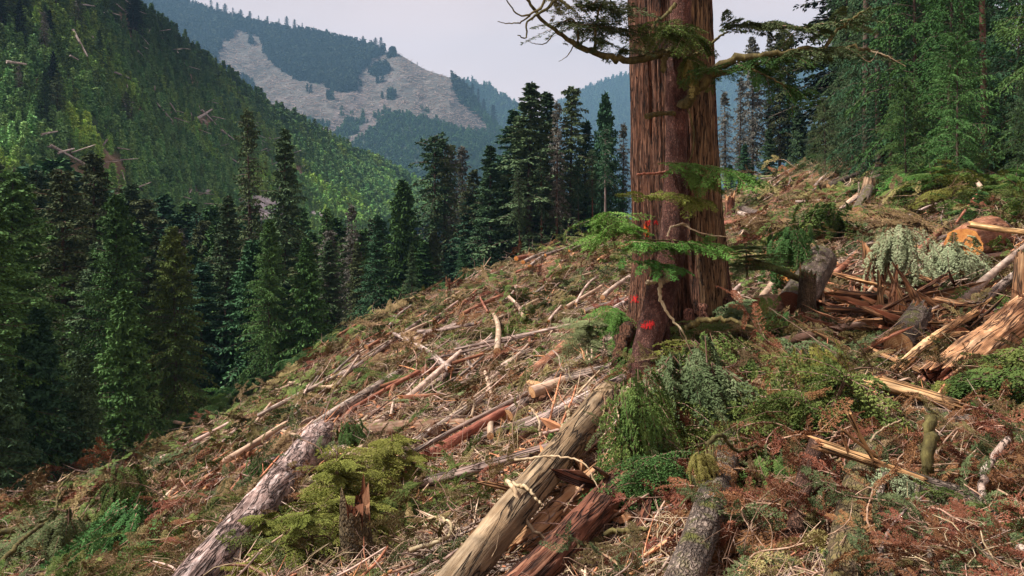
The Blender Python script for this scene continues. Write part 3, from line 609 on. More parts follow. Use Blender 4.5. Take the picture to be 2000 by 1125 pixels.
def tint1(P):
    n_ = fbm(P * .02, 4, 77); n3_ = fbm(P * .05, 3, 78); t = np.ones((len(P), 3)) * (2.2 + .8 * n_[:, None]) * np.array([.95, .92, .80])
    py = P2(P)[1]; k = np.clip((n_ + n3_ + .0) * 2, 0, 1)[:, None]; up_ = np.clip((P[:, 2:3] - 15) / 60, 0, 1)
    t = t * (1 - k) + np.array([3.6, 3.0, 1.6]) * k; return t * (1.95 - 1.35 * up_)  # darker upslope: species colour, and partly uneven light put into the tint
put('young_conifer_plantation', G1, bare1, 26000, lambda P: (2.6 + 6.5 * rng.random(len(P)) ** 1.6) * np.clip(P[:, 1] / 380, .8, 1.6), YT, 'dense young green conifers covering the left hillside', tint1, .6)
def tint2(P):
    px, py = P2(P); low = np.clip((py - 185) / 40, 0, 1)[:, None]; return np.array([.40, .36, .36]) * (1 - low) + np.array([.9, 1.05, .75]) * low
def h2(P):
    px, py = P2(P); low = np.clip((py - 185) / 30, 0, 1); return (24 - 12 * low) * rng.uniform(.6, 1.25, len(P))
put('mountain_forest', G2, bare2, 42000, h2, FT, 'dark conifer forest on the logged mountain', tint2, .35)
put('mountain_forest', G3, np.zeros(G3.shape[:2]), 9000, lambda P: rng.uniform(14, 30, len(P)), FT, 'hazy forest on the shoulder behind the logged mountain', lambda P: np.ones((len(P), 3)))
put('mountain_forest', G4, np.zeros(G4.shape[:2]), 22000, lambda P: rng.uniform(16, 36, len(P)), FT, 'hazy forest on the farthest mountain', lambda P: np.ones((len(P), 3)))
# ---------------------------------------------------------------- sprays
def spray(L, r, nt=14, K=6, wid=.42, ls=.035, lw=.008, droop=.3, curl=.0, ang=.85, flat=.25):
    """flat conifer spray along +X with drooping tip; returns leaf P, D, W arrays"""
    s = (np.arange(nt) + r.random(nt) * .8) / nt; s = np.r_[s, s]; sg = np.r_[np.ones(nt), -np.ones(nt)]
    tl = L * wid * (1.08 - s) ** .75 * np.minimum(1, s * 5 + .25) * r.uniform(.7, 1.15, 2 * nt)
    a = sg * (ang + r.normal(0, .12, 2 * nt)); ax = np.stack([s * L, curl * L * s * s, -droop * L * s * s], -1)
    td = np.stack([np.cos(a), np.sin(a), -droop * 1.2 * s - .1 * r.random(2 * nt)], -1)
    t = (np.arange(K)[None] + .5 * r.random((2 * nt, K))) / K
    p = ax[:, None] + td[:, None] * (tl[:, None] * t)[..., None]; p[..., 2] -= tl[:, None] * t * t * .3
    o = []
    for q in (-1, 1, 0):
        b_ = a[:, None] + q * (.75 + r.normal(0, .15, t.shape)); d = np.stack([np.cos(b_), np.sin(b_), r.normal(-.15, flat, t.shape)], -1)
        o.append((p.reshape(-1, 3) + 0, nrm(d).reshape(-1, 3)))
    # axis leaves
    P = np.concatenate([x[0] for x in o]); D = np.concatenate([x[1] for x in o]); sz = ls * r.uniform(.6, 1.3, len(P))
    w_ = nrm(np.cross(D, np.array([0, 0, 1.]) + r.normal(0, .45, D.shape))) * lw * r.uniform(.7, 1.3, len(P))[:, None]
    return P, D * sz[:, None], w_, np.array([[x * L, curl * L * x * x, -droop * L * x * x] for x in (0, .25, .5, .75, 1)])
def frame(d, up=(0, 0, 1), roll=0):
    d = nrm(np.asarray(d, float)); up = np.asarray(up, float); y = np.cross(up, d); y = y / max(np.linalg.norm(y), 1e-6); z = np.cross(d, y)
    c, s = math.cos(roll), math.sin(roll); return np.stack([d, y * c + z * s, -y * s + z * c], 0)     # rows: x, y, z axes
def addspray(mb, pos, d, L, r, mi=0, tmi=1, up=(0, 0, 1), roll=0, **k):
    P, D, w_, ax = spray(L, r, **k); R = frame(d, up, roll)
    V, Fq = diamonds(P @ R + pos, D @ R, w_ @ R); mb.add(V, Fq, mi)
    V, Fq = tube(ax @ R + pos, np.array([1, .8, .6, .4, .15]) * L * .008, 3); mb.add(V, Fq, tmi, True)
# near shrub prototypes (unit: metres), leaf and stem as two meshes
def shrub(seed, n, R, Hh, L, fmat, style='dome', **k):
    r = np.random.default_rng(seed); mb = MB(); st = MB()
    for i in range(n):
        az = r.random() * 6.28; q = r.random()
        if style == 'dome':
            z = Hh * (.15 + .85 * q); rr = R * .45 * (1 - q) * r.random(); up = r.uniform(-.35, .45)
        elif style == 'drape':
            z = Hh * (.35 + .65 * q); rr = R * .6 * r.random(); up = r.uniform(-1.6, -.2)
        else:
            lv = int(q * 6) / 6; z = Hh * (.12 + .85 * lv + .04 * r.random()); rr = 0; up = r.uniform(-.1, .25)
        LL = L * r.uniform(.35, 1.45) * ((1 - q) * .75 + .3 if style == 'layer' else 1)
        pos = np.array([math.cos(az) * rr, math.sin(az) * rr, z])
        addspray(mb, pos, (math.cos(az), math.sin(az), up), LL, r, 0, 1, roll=r.normal(0, .35), **k)
        if i % 4 == 0: V, Fq = tube([(0, 0, -.05), (pos[0] * .3, pos[1] * .3, z * .6), tuple(pos)], [.02, .014, .008], 4); st.add(V, Fq, 0, True)
    V, Fq = tube(smoothpath([(0, 0, -.2), (.03 * Hh, 0, Hh * .35), (-.02 * Hh, .02, Hh * .7), (0, 0, Hh)], 8), np.linspace(.022, .004, 8) * max(1, Hh), 6); st.add(V, Fq, 0, True)
    return mb.mesh('foliage', [fmat, M['twig']]), st.mesh('stem', M['twig'])
SH = {'dome': [shrub(41, 66, .9, .8, .75, M['f_cedar'], nt=13, K=6, ls=.045, lw=.009, droop=.45), shrub(42, 66, 1., .7, .8, M['f_cedar'], nt=13, K=6, ls=.045, lw=.009, droop=.6)],
      'drape': [shrub(43, 64, .8, 1.0, .7, M['f_cedar'], 'drape', nt=14, K=5, wid=.22, ls=.05, lw=.009, droop=.7), shrub(44, 64, .8, 1.1, .75, M['f_cedar'], 'drape', nt=14, K=5, wid=.22, ls=.05, lw=.009, droop=.8)],
      'layer': [shrub(45, 52, 1., 1.2, 1.0, M['f_cedar'], 'layer', nt=22, K=8, ls=.026, lw=.0058, droop=.2), shrub(46, 44, 1., 1.2, 1.0, M['f_cedar'], 'layer', nt=22, K=8, ls=.026, lw=.0058, droop=.26)],
      'fern': [shrub(47, 26, .4, .4, .7, M['f_bright'], nt=13, K=5, wid=.3, ls=.04, lw=.012, droop=.8)]}
nsh = [0]
SEG = []
def clearY(px, py, Y, cl):
    """pull a point towards the viewer along its sight line until it is clear of the ground"""
    for _ in range(120):
        p = W(px, py, Y)
        if float(H(np.array([p.x]), np.array([p.y]))[0]) <= p.z - cl: break
        Y *= .985
    return Y
def bush(px, py, wpx, style, mat, label, group=None, Y=None, hs=1.0, name='shrub', lift=0):
    p, nn = hit(px, py) if Y is None else (W(px, py + wpx * .3, clearY(px, py + wpx * .3, Y, .02)), None); wpx = wpx if Y is None else wpx * 1.5
    if p is None: return
    s = wpx / F * p.y / (1.9 if style != 'fern' else 1.3); fm, sm = SH[style][nsh[0] % len(SH[style])]; nsh[0] += 1
    o = empty(name, p + Vector((0, 0, lift - .03)), label, 'shrub' if name == 'shrub' else 'sapling', group); o.scale = (s * random.uniform(.75, 1.25), s * random.uniform(.75, 1.25), s * hs); tl = .15 if style == 'layer' else .4; o.rotation_euler = (random.uniform(-tl, tl), random.uniform(-tl, tl), random.uniform(0, 6.28))
    f = link('foliage', fm, o); f.material_slots[0].link = 'OBJECT'; f.material_slots[0].material = M[mat]; link('stem', sm, o); return o
# ---------------------------------------------------------------- giant cedar
cb = W(1310, 700, 14.0)
def cedar_mesh():
    nz_, na = 330, 420; z = np.r_[np.linspace(-3.4, -1.2, 110)[:-1], np.linspace(-1.2, 12, 221)]; th = np.arange(na) / na * 2 * math.pi
    pyq = HZ - z / 14 * F
    L_ = np.interp(pyq, [-800, 0, 350, 450, 520, 600, 700, 780], [1243, 1231, 1237, 1240, 1238, 1231, 1216, 1195]); Rr = np.interp(pyq, [-800, 0, 350, 450, 520, 600, 700, 780], [1352, 1383, 1399, 1408, 1415, 1427, 1448, 1475])
    r0 = (Rr - L_) / 2 / F * 14; cx = ((Rr + L_) / 2 - 1000) / F * 14
    Z, T = np.meshgrid(z, th, indexing='ij'); c, s = np.cos(T), np.sin(T)
    grow = np.clip((-Z - .2) / 2.6, 0, 1)
    lob = np.zeros_like(T)
    # folds: angle measured so that -pi/2 faces the camera
    for a0, wd, dp, g0 in ((-1.63, .10, .16, .6), (-1.15, .06, .03, 1.4), (-.80, .07, .035, 1.8), (-.45, .06, .05, 1.3), (-2.3, .06, .03, .9), (-2.85, .06, .03, .9), (.5, .1, .1, .5), (1.5, .1, .1, .5), (2.6, .1, .1, .5)):
        wob = .05 * np.sin(Z * 1.1 + a0 * 5)
        d = np.angle(np.exp(1j * (T - a0 - wob))); lob -= (dp * (g0 * .6 + 1.6 * grow)) * np.exp(-(d / (wd * (1 + 1.2 * grow))) ** 2)
    P = np.stack([c * 5.5, s * 5.5, Z * .22], -1); rid = 1 - np.abs(vn(P * 1.7, 3)) * 2; rid2 = 1 - np.abs(vn(P * np.array([4.2, 4.2, 2.2]), 8)) * 2
    big = fbm(np.stack([c * 1.3, s * 1.3, Z * .25], -1), 3, 5)
    rr = r0[:, None] * (1 + .05 * big + lob) + .034 * rid + .018 * rid2 * (1 + .5 * fbm(np.stack([c * 3, s * 3, Z * 3], -1), 2, 6))
    rr *= 1 + .06 * grow * np.cos(5 * T + .6)
    V = np.stack([cx[:, None] + rr * c, 14.75 + rr * s, Z], -1).reshape(-1, 3)
    i = np.arange(len(z) - 1)[:, None] * na; j = np.arange(na)[None]
    Fq = np.stack([i + j, i + (j + 1) % na, i + na + (j + 1) % na, i + na + j], -1).reshape(-1, 4); return V, Fq, T.reshape(-1), Z.reshape(-1)
V, Fq, Tc, Zc = cedar_mesh()
# scale about nothing: the surface nearest the camera stands at y = 14.0, edges at y = 14.75
k_ = 14.75 / 14.0; base_c = np.array([(1318 - 1000) / F * 14.75, 14.75, -2.5])
V[:, 0] = (V[:, 0]) * k_; V[:, 2] = np.where(V[:, 2] < 0, V[:, 2] * k_, V[:, 2] * k_)
mb = MB(); fc = V[Fq].mean(1); ang = np.arctan2(fc[:, 1] - 14.75, fc[:, 0] - np.interp(fc[:, 2], [-3, 5], [3.4, 3.15]))
wn = fbm(np.c_[ang * 2.5, fc[:, 2] * .5, 0 * ang], 3, 2); greyside = (ang > -1.45 + .18 * wn) & (ang < .3) & ((ang < -.36 + .1 * wn) | (ang > 1))
mb.add(V - base_c, Fq[~greyside], 0, True); mb.add(V - base_c, Fq[greyside], 1, True)
cedar = empty('giant_cedar', tuple(base_c), 'massive old red cedar trunk with fluted bark, left standing amid the slash', 'tree')
cme = mb.mesh('trunk', [M['cedar'], M['cedar_grey']]); link('trunk', cme, cedar)
CB = BVHTree.FromPolygons(V.tolist(), Fq.tolist())
def chit(px, py, tree_=None):
    d = Vector(((px - 1000) / F, 1, (HZ - py) / F)); h = (tree_ or CB).ray_cast(Vector((0, 0, 0)), d.normalized()); return h[0], h[1]
def paint(parent, bvh, px, py, w_, h_, mat, seed):
    """ragged thin paint mark lying 4 mm proud of the bark"""
    r = np.random.default_rng(seed); nx_, ny_ = 26, 30; Vv = []; ok = []
    for i in range(nx_):
        for j in range(ny_):
            a, b_ = (i + .5) / nx_ - .5, (j + .5) / ny_ - .5; p, nn = chit(px + a * w_, py + b_ * h_, bvh)
            if p is None: return
            q = p + (-p).normalized() * .006; Vv.append((q.x, q.y, q.z)); ok.append(1.15 - 2.1 * max(abs(a), abs(b_)) - abs(fbm(np.array([[a * 9 + seed, b_ * 3, 0]]), 2, seed)[0]) * 1.8 - r.random() * .4 > .0)
    Fs = [(i * ny_ + j, (i + 1) * ny_ + j, (i + 1) * ny_ + j + 1, i * ny_ + j + 1) for i in range(nx_ - 1) for j in range(ny_ - 1) if ok[i * ny_ + j]]
    m_ = MB(); m_.add(np.array(Vv) - np.array(parent.location), Fs, 0, True); link('paint_mark', m_.mesh('paint_mark', mat), parent, label='red paint mark' if mat is M['paint_red'] else 'orange paint mark')
for q in ((1265,434,13,15,'paint_red'),(1281,434,11,12,'paint_red'),(1262,449,14,30,'paint_orange'),(1262,479,14,8,'paint_red'),(1271,484,18,8,'paint_red'),(1239,583,19,19,'paint_red')):
    paint(cedar, CB, q[0], q[1], q[2], q[3], M[q[4]], q[0])
def limb(parent, path, r0, r1, mat, name='branch', ns=7, n=26, rough=.25, label=None):
    p = smoothpath([W(*c) for c in path], n) - np.array(parent.location); 
    jit = np.random.default_rng(int(path[0][0] * 7 + path[0][1])).normal(0, r0 * .25, p.shape); jit[0] = 0; p = p + jit
    m_ = MB(); addtube(m_, p, np.linspace(r0, r1, n), ns, rough=rough, seed=int(path[0][0])); return link(name, m_.mesh(name, mat), parent, label=label)
for pth, a, b_ in (([(1225,640,13.6),(1208,690,13.2),(1200,740,12.9),(1190,800,12.6)], .17, .10), ([(1250,680,13.4),(1225,740,12.7),(1195,780,12.2)], .13, .07), ([(1345,610,13.8),(1330,680,13.3),(1300,740,12.8),(1270,790,12.4)], .13, .07),
                  ([(1410,580,14.3),(1450,620,14),(1480,660,13.8)], .16, .08), ([(1365,600,13.9),(1385,650,13.4),(1400,700,13)], .14, .07)):
    limb(cedar, pth, a * .8, b_ * .7, M['cedar'], 'root', 10, rough=.15)
# hemlock stem in front of the cedar
hl = W(1258, 760, 12.6); hem = empty('leaning_hemlock', tuple(hl), 'slender hemlock leaning against the giant cedar, with mossy branches and a red paint mark', 'tree')
pth = [(1350,-300,13.5),(1338,-100,13.4),(1330,0,13.4),(1327,120,13.4),(1322,250,13.4),(1318,380,13.35),(1312,470,13.3),(1298,550,13.15),(1277,630,12.9),(1260,700,12.7),(1250,765,12.6)]
hp = smoothpath([W(*c) for c in pth], 150); rr = np.interp(np.linspace(0, 1, 150), [0, .3, .6, .75, .93, 1], [.17, .20, .21, .24, .26, .34])
Vh, Fh = tube(hp, rr, 40); nv_ = nrm(Vh - np.repeat(hp, 40, 0)); Vh = Vh + nv_ * (.018 * fbm(Vh * 9, 3, 3) + .05 * fbm(Vh * np.array([1.5, 1.5, .8]), 2, 4))[:, None]
m_ = MB(); m_.add(Vh - np.array(hl), Fh, 0, True); link('trunk', m_.mesh('trunk', M['hemlock']), hem); HEB = BVHTree.FromPolygons(Vh.tolist(), Fh.tolist())
paint(hem, HEB, 1262, 622, 22, 30, M['paint_red'], 3); paint(hem, HEB, 1268, 634, 26, 20, M['paint_red'], 5); paint(hem, HEB, 1256, 636, 12, 12, M['paint_red'], 8)
for pth, a, b_ in (([(1252,735,12.6),(1240,790,12.3),(1215,815,12.0)], .12, .05), ([(1262,740,12.6),(1275,790,12.2),(1280,830,11.9)], .11, .04), ([(1300,640,13.1),(1302,690,12.8),(1290,760,12.4)], .09, .05), ([(1248,745,12.6),(1222,780,12.1),(1180,800,11.9)], .10, .04), ([(1275,720,12.8),(1310,760,12.3),(1318,800,12)], .08, .04)):
    limb(hem, pth, a * .8, b_ * .7, M['hemlock'], 'root', 8, rough=.15)
BM, BP = M['branch_moss'], M['branch_pale']
def leaves(parent, path, n, L, mat, seed, spread=1.0, up=(-.1, .25), name='foliage', along=.5, t0=0, **k):
    r = np.random.default_rng(seed); p = smoothpath([W(*c) for c in path], 60); T = nrm(np.gradient(p, axis=0)); m_ = MB()
    kw = dict(nt=11, K=6, ls=.042, lw=.0055, droop=.3, wid=.5); kw.update(k)
    for i in range(n):
        q = int((t0 + (1 - t0) * r.random()) * 59); az = r.random() * 6.28; d = T[q] * along + np.array([math.cos(az), math.sin(az) * .8, 0]) * spread; d = nrm(d); d[2] += r.uniform(*up)
        addspray(m_, p[q] - np.array(parent.location), d, L * r.uniform(.5, 1.2), r, roll=r.normal(0, .3), **kw)
    return link(name, m_.mesh('foliage', [mat, M['twig']]), parent)
# left side limbs, black against the sky
limb(hem, [(1330,106,13.3),(1290,106,13.0),(1235,118,12.8),(1160,103,12.6),(1100,72,12.5),(1050,30,12.4),(1012,-20,12.3)], .085, .022, BM, n=40)
limb(hem, [(1163,103,12.6),(1163,60,12.5),(1170,20,12.4),(1200,-25,12.2)], .03, .012, BM)
limb(hem, [(1130,88,12.55),(1128,60,12.4),(1120,40,12.3),(1080,50,12.2)], .022, .008, BM)
limb(hem, [(1040,25,12.4),(1020,42,12.3),(998,46,12.2),(972,42,12.1)], .018, .006, BM)
limb(hem, [(1100,-20,12.3),(1070,15,12.2),(1030,45,12.2),(1026,75,12.2),(1010,68,12.1)], .035, .008, BM)
limb(hem, [(1075,-30,12.3),(1050,20,12.1),(1015,30,12.0),(985,-5,12.0)], .03, .008, BM)
limb(hem, [(1120,90,12.5),(1105,112,12.4),(1092,120,12.4)], .012, .004, BM); limb(hem, [(1078,70,12.5),(1065,85,12.4),(1040,84,12.3),(1026,78,12.3)], .012, .004, BM)
limb(hem, [(1235,25,13),(1210,20,12.9),(1195,5,12.8),(1185,-20,12.7)], .02, .01, BM)
leaves(hem, [(1100,40,12.5),(1160,50,12.5),(1230,60,12.8)], 36, .8, M['f_olive'], 51, up=(-.1, .15), ls=.055, lw=.007, nt=9, K=5, wid=.3, droop=.15)
leaves(hem, [(1110,10,12.5),(1165,12,12.5),(1220,25,12.8)], 30, .8, M['f_olive'], 52, up=(-.1, .15), ls=.055, lw=.007, nt=9, K=5, wid=.3, droop=.15)
leaves(hem, [(1150,75,12.5),(1190,90,12.6),(1232,100,12.8)], 12, .5, M['f_olive'], 53, ls=.055, lw=.007, nt=9, K=5, wid=.3)
leaves(hem, [(1060,0,12.3),(1110,-10,12.3)], 10, .5, M['moss'], 54, up=(-1, -.3), wid=.15, nt=9, K=4)
# right side limbs
limb(hem, [(1330,210,13.2),(1350,190,13.0),(1375,165,12.8),(1390,140,12.6),(1440,118,12.4),(1520,104,12.1),(1610,97,11.9),(1680,96,11.7),(1730,110,11.6),(1760,122,11.5)], .10, .012, BM, n=50)
limb(hem, [(1375,150,12.8),(1420,140,12.6),(1470,128,12.4),(1530,110,12.2)], .06, .02, BM)
limb(hem, [(1340,118,13.2),(1370,100,13.1),(1395,80,13.0),(1420,62,12.8)], .045, .015, BM)
limb(hem, [(1610,95,11.9),(1625,70,11.9),(1660,40,11.8),(1700,15,11.8)], .035, .01, BM)
limb(hem, [(1690,97,11.7),(1720,105,11.6),(1770,130,11.5)], .014, .005, BP); limb(hem, [(1665,95,11.7),(1700,120,11.6),(1715,100,11.6)], .010, .004, BP)
leaves(hem, [(1400,60,12.9),(1450,48,12.8),(1530,45,12.6)], 20, .6, M['f_olive'], 55, up=(-.1, .1), along=.9, wid=.3, ls=.055, lw=.008)
leaves(hem, [(1520,50,12.0),(1600,50,11.9),(1690,25,11.8)], 15, .65, M['f_olive'], 56, up=(-.1, .12), along=.9, wid=.3, ls=.055, lw=.008)
leaves(hem, [(1385,140,12.6),(1450,122,12.4),(1560,105,12.1)], 34, .6, M['f_green'], 57, up=(-.35, .05))
leaves(hem, [(1540,100,12.1),(1620,95,11.9),(1680,92,11.7)], 22, .5, M['f_olive'], 58, up=(-.2, .1), ls=.055)
leaves(hem, [(1470,125,12.4),(1530,165,12.2),(1590,175,12.0)], 16, .5, M['f_green'], 59, up=(-.35, .0), along=1.0)
limb(hem, [(1440,120,12.4),(1500,150,12.2),(1560,180,12.1)], .025, .008, BM)
leaves(hem, [(1250,75,12.9),(1300,50,12.8),(1370,75,12.8)], 50, .6, M['f_cedar'], 60, up=(-.5, .05))
leaves(hem, [(1330,110,12.9),(1385,130,12.8)], 16, .45, M['f_cedar'], 61, up=(-.6, 0)); leaves(hem, [(1345,115,12.8),(1355,140,12.8)], 14, .4, M['moss'], 62, up=(-1.6, -.8), wid=.12)
limb(hem, [(1320,8,13),(1300,30,12.8),(1280,45,12.7),(1265,90,12.6)], .04, .012, BM); limb(hem, [(1318,105,13.1),(1300,110,12.9),(1295,140,12.9)], .05, .05, BM)
limb(hem, [(1318,222,13.2),(1290,222,13),(1262,228,12.8)], .038, .05, BM, label='stubby mossy broken branch'); limb(hem, [(1312,335,13.2),(1290,338,13),(1245,341,12.8)], .028, .02, M['log_red'], label='bare reddish branch stub')
limb(hem, [(1340,205,13.2),(1352,240,13.1),(1348,310,13.0),(1335,330,13)], .015, .012, BM)
for pt, nn_, L, mt, sd_ in (([(1300,320,12.9),(1370,320,12.6),(1460,345,12.3)], 24, .6, 'f_bright', 63), ([(1335,330,12.9),(1380,350,12.7)], 14, .5, 'f_bright', 64), ([(1240,385,12.7),(1300,378,12.8),(1370,390,12.7)], 20, .5, 'f_lime', 65),
                            ([(1185,470,12.5),(1260,473,12.5),(1400,475,12.4)], 42, .55, 'f_bright', 66), ([(1215,505,12.5),(1260,512,12.5),(1320,520,12.5)], 17, .45, 'f_bright', 67), ([(1370,495,12.6),(1400,480,12.5)], 8, .4, 'f_bright', 68)):
    leaves(hem, pt, nn_, L, M[mt], sd_, up=(-.18, .12), along=.8, wid=.5, ls=.038, lw=.0055)
limb(hem, [(1318,318,13.1),(1380,325,12.7),(1440,340,12.4)], .018, .006, BM); limb(hem, [(1310,470,13.1),(1250,468,12.7),(1200,466,12.5)], .016, .006, BM); limb(hem, [(1312,468,13.1),(1370,478,12.6),(1410,478,12.4)], .016, .006, BM)
limb(hem, [(1302,545,12.9),(1290,548,12.5),(1262,552,12.3)], .05, .03, BP, label='pale mossy branch stub hooked downwards'); limb(hem, [(1288,548,12.5),(1292,590,12.4),(1310,620,12.3),(1335,650,12.2),(1345,670,12.2)], .035, .012, BP, label='pale crooked hanging root branch')
limb(hem, [(1345,440,12.8),(1330,438,12.6),(1308,448,12.5),(1303,462,12.5)], .022, .014, BP); limb(hem, [(1335,440,12.7),(1370,455,12.5),(1440,465,12.3)], .016, .008, BP)
# ---------------------------------------------------------------- logs
def fit(p0, p1):
    """object frame with local Z running from p0 to p1"""
    d = p1 - p0; q = d.to_track_quat('Z', 'Y'); return q, d.length
def logbody(L, r0, r1, seed, ns=20, step=.16, rough=.10, ends=('cut', 'cut'), bend=.02, flat=None, half=False):
    r = np.random.default_rng(seed); n = int(np.clip(L / step, 6, 130)); z = np.linspace(0, L, n); th = np.arange(ns) / ns * 2 * math.pi
    Z, T = np.meshgrid(z, th, indexing='ij'); R = np.interp(Z, [0, L], [r0, r1])
    P = np.stack([np.cos(T) * 1.3, np.sin(T) * 1.3, Z / max(r0, .05) * .25], -1); R = R * (1 + rough * fbm(P + r.random(3) * 50, 3, seed) + rough * .45 * (1 - 2 * np.abs(vn(np.stack([np.cos(T) * 5, np.sin(T) * 5, Z / max(r0, .05) * .5], -1), seed))))
    if half: R = R * np.where(np.sin(T) > .1, .35 + .25 * vn(np.stack([np.cos(T) * 4, np.sin(T) * 4, Z * 1.2], -1), seed) , 1)
    bx = bend * L * np.sin(Z / L * math.pi) * r.uniform(-1, 1); by = bend * L * np.sin(Z / L * math.pi * 1.3) * r.uniform(-1, 1)
    Zj = Z.copy()
    for e, (row, sg, rad) in enumerate(((0, -1, r0), (-1, 1, r1))):
        if ends[e] == 'broken':
            j = np.abs(fbm(np.stack([np.cos(th) * 3, np.sin(th) * 3, 0 * th + seed], -1), 2, seed + e)) * 4 * rad + r.random(ns) * rad * .8; Zj[row] += sg * j
    V = np.stack([R * np.cos(T) + bx, R * np.sin(T) + by, Zj], -1)
    i = np.arange(n - 1)[:, None] * ns; j = np.arange(ns)[None]; Fq = np.stack([i + j, i + (j + 1) % ns, i + ns + (j + 1) % ns, i + ns + j], -1).reshape(-1, 4)
    caps = []
    for e, row in enumerate((0, -1)):
        ring = V[row]; c = ring.mean(0); rad = (r0, r1)[e]; sg = (-1, 1)[e]
        if ends[e] == 'broken':
            inn = ring * .5 + c * .5; inn[:, 2] = c[2] - sg * rad * .2 + r.normal(0, rad * .5, ns); VV = np.vstack([ring, inn, c]); k = np.arange(ns)
            f = np.vstack([np.stack([k, (k + 1) % ns, ns + (k + 1) % ns], -1), np.stack([k, ns + (k + 1) % ns, ns + k], -1), np.stack([ns + k, ns + (k + 1) % ns, 0 * k + 2 * ns], -1)])
        else:
            VV = np.vstack([ring, c]); VV[:, 2] += sg * .002; k = np.arange(ns); f = np.stack([k, (k + 1) % ns, 0 * k + ns], -1)
        if e == 0: f = f[:, ::-1]
        caps.append((VV, f))
    return V.reshape(-1, 3), Fq, caps
LM = [(1033,765,'the round pale-topped stump'), (820,850,'the horizontal brown log'), (1060,950,'the big mossy centre log'), (490,980,'the long cracked bark log'), (1130,480,'the crest log pile'), (560,820,'the fan of pale poles'), (380,860,'the shaded forest corner'), (870,640,'mid-slope'), (1180,560,'the cedar\'s left flank'),
      (720,690,'the ridge rim by the valley trees'), (1500,420,'the upper right bank'), (1690,390,'the tall mossy stump'), (1585,540,'the big grey log butt'), (1760,610,'the shattered red wood'), (1930,650,'the splintered right-edge log'), (1890,470,'the orange sawn butt'), (1850,820,'the grey log with split top'), (250,1030,'the dim lower left corner'), (1450,680,'the cedar\'s right roots')]
CAT = {'log': 'log', 'pole': 'pole', 'plank': 'plank'}
nlog = [0]
def log(px0, py0, px1, py1, wpx, mat, label=None, ends=('cut', 'cut'), cut='cut', Y=None, w1=None, name='fallen_log', group=None, desc=None, lift=.6, cat='log', big=False, rough=.10, bend=.015, half=False, clr=0):
    if Y:
        Y = (clearY(px0, py0, Y[0], wpx / 2 / F * Y[0] * .7 + clr), clearY(px1, py1, Y[1], (w1 or wpx) / 2 / F * Y[1] * .7 + clr)); p0, p1 = W(px0, py0, Y[0]), W(px1, py1, Y[1])
    else:
        p0, n0 = hit(px0, py0); p1, n1 = hit(px1, py1)
        if p0 is None or p1 is None or abs(p0.y - p1.y) > 16: return None
    r0 = wpx / 2 / F * p0.y; r1 = (w1 / 2 / F * p1.y) if w1 else r0 * .8
    if not w1 and r0 > .25 and not big: r0, r1 = .25, .2
    if not Y:
        up_ = (.24 if wpx < 14 else .08) * max(1, p0.y / 18) ** .5; p0 = p0 + n0 * (r0 * lift + up_); p1 = p1 + n1 * (r1 * lift + up_)
    SEG.append((tuple(p0), tuple(p1), max(r0, r1)))
    q, L = fit(p0, p1); nlog[0] += 1
    ns = 64 if big else (22 if wpx > 16 else 12)
    V, Fq, caps = logbody(L, r0, r1, nlog[0] + 100, ns, .06 if big else .2, rough, ends, bend, half=half)
    lb = label or where(desc, (px0 + px1) / 2, (py0 + py1) / 2, LM)
    m_ = MB(); m_.add(V, Fq, 0, True)
    isbig = wpx >= 14
    if not isbig:
        for VV, f in caps: m_.add(VV, f, 1)
    o = link(name, m_.mesh(name, [M[mat]] + ([] if isbig else [M[cut]])), label=lb, category=cat, group=group)
    o.location = p0; o.rotation_mode = 'QUATERNION'; o.rotation_quaternion = q
    if isbig:
        for e, (VV, f) in enumerate(caps):
            c_ = MB(); c_.add(VV, f); link('broken_end' if ends[e] == 'broken' else 'cut_face', c_.mesh('end', M[cut]), o)
    return o
B2 = ('broken', 'broken'); CBk = ('cut', 'broken'); BC = ('broken', 'cut')
G_ = 'logs lying on the clearcut slope'
log(275,1250,622,858,86,'silver','long thick log with cracked silvery bark, lower left foreground',('cut','broken'),'split',Y=(9.6,15.2),w1=58,big=True,rough=.10,bend=.006)
log(790,1260,1185,775,82,'log_moss','big smooth mossy barkless log pointing up at the cedar roots',('cut','cut'),'cut',Y=(6.0,10.6),w1=56,big=True,rough=.05,bend=.004)
log(695,866,962,848,34,'log_brown','horizontal brown log with a rotten dark left end',('broken','cut'),'split_dark',w1=34,big=True,rough=.10)
log(825,925,985,898,15,'log_moss','thin mossy log just beneath the horizontal brown log',('broken','cut'),'cut')
log(1025,762,1138,660,27,'log_red','reddish peeled log leading up behind the round stump',('cut','broken'),'cut',w1=20,big=True)
log(945,757,1038,690,15,'log_tan','pale slim log left of the reddish peeled log',B2)
log(612,848,786,736,20,'grey','pale grey log reaching up from the cracked log\'s broken top',('broken','cut'),'cut',w1=15)
G2_ = 'pale poles fanned down the left slope'
for i, q in enumerate(((463,905,572,755,8),(478,900,585,765,7),(545,860,628,738,8),(530,870,612,762,6),(560,850,650,762,5),(465,925,560,862,13),(480,912,620,832,11),(384,876,400,816,9),(318,828,366,846,7),(330,908,455,842,9),(330,914,392,880,7),(288,1030,368,955,15),(400,963,415,930,5),(392,990,420,958,7),(300,1068,322,985,6),(640,800,672,770,6),(600,795,632,748,6),(505,850,540,800,6),(440,880,470,850,6),(420,1005,470,960,8),(350,1000,440,960,7))):
    log(*q, ['stick','grey','log_tan'][i % 3], None, [CBk, B2][i % 2], 'cut', desc=['slim pale pole','thin grey pole','bare tan pole'][i % 3], group=G2_, name='fallen_pole', cat='pole', lift=1.0 + .6 * (i % 3))
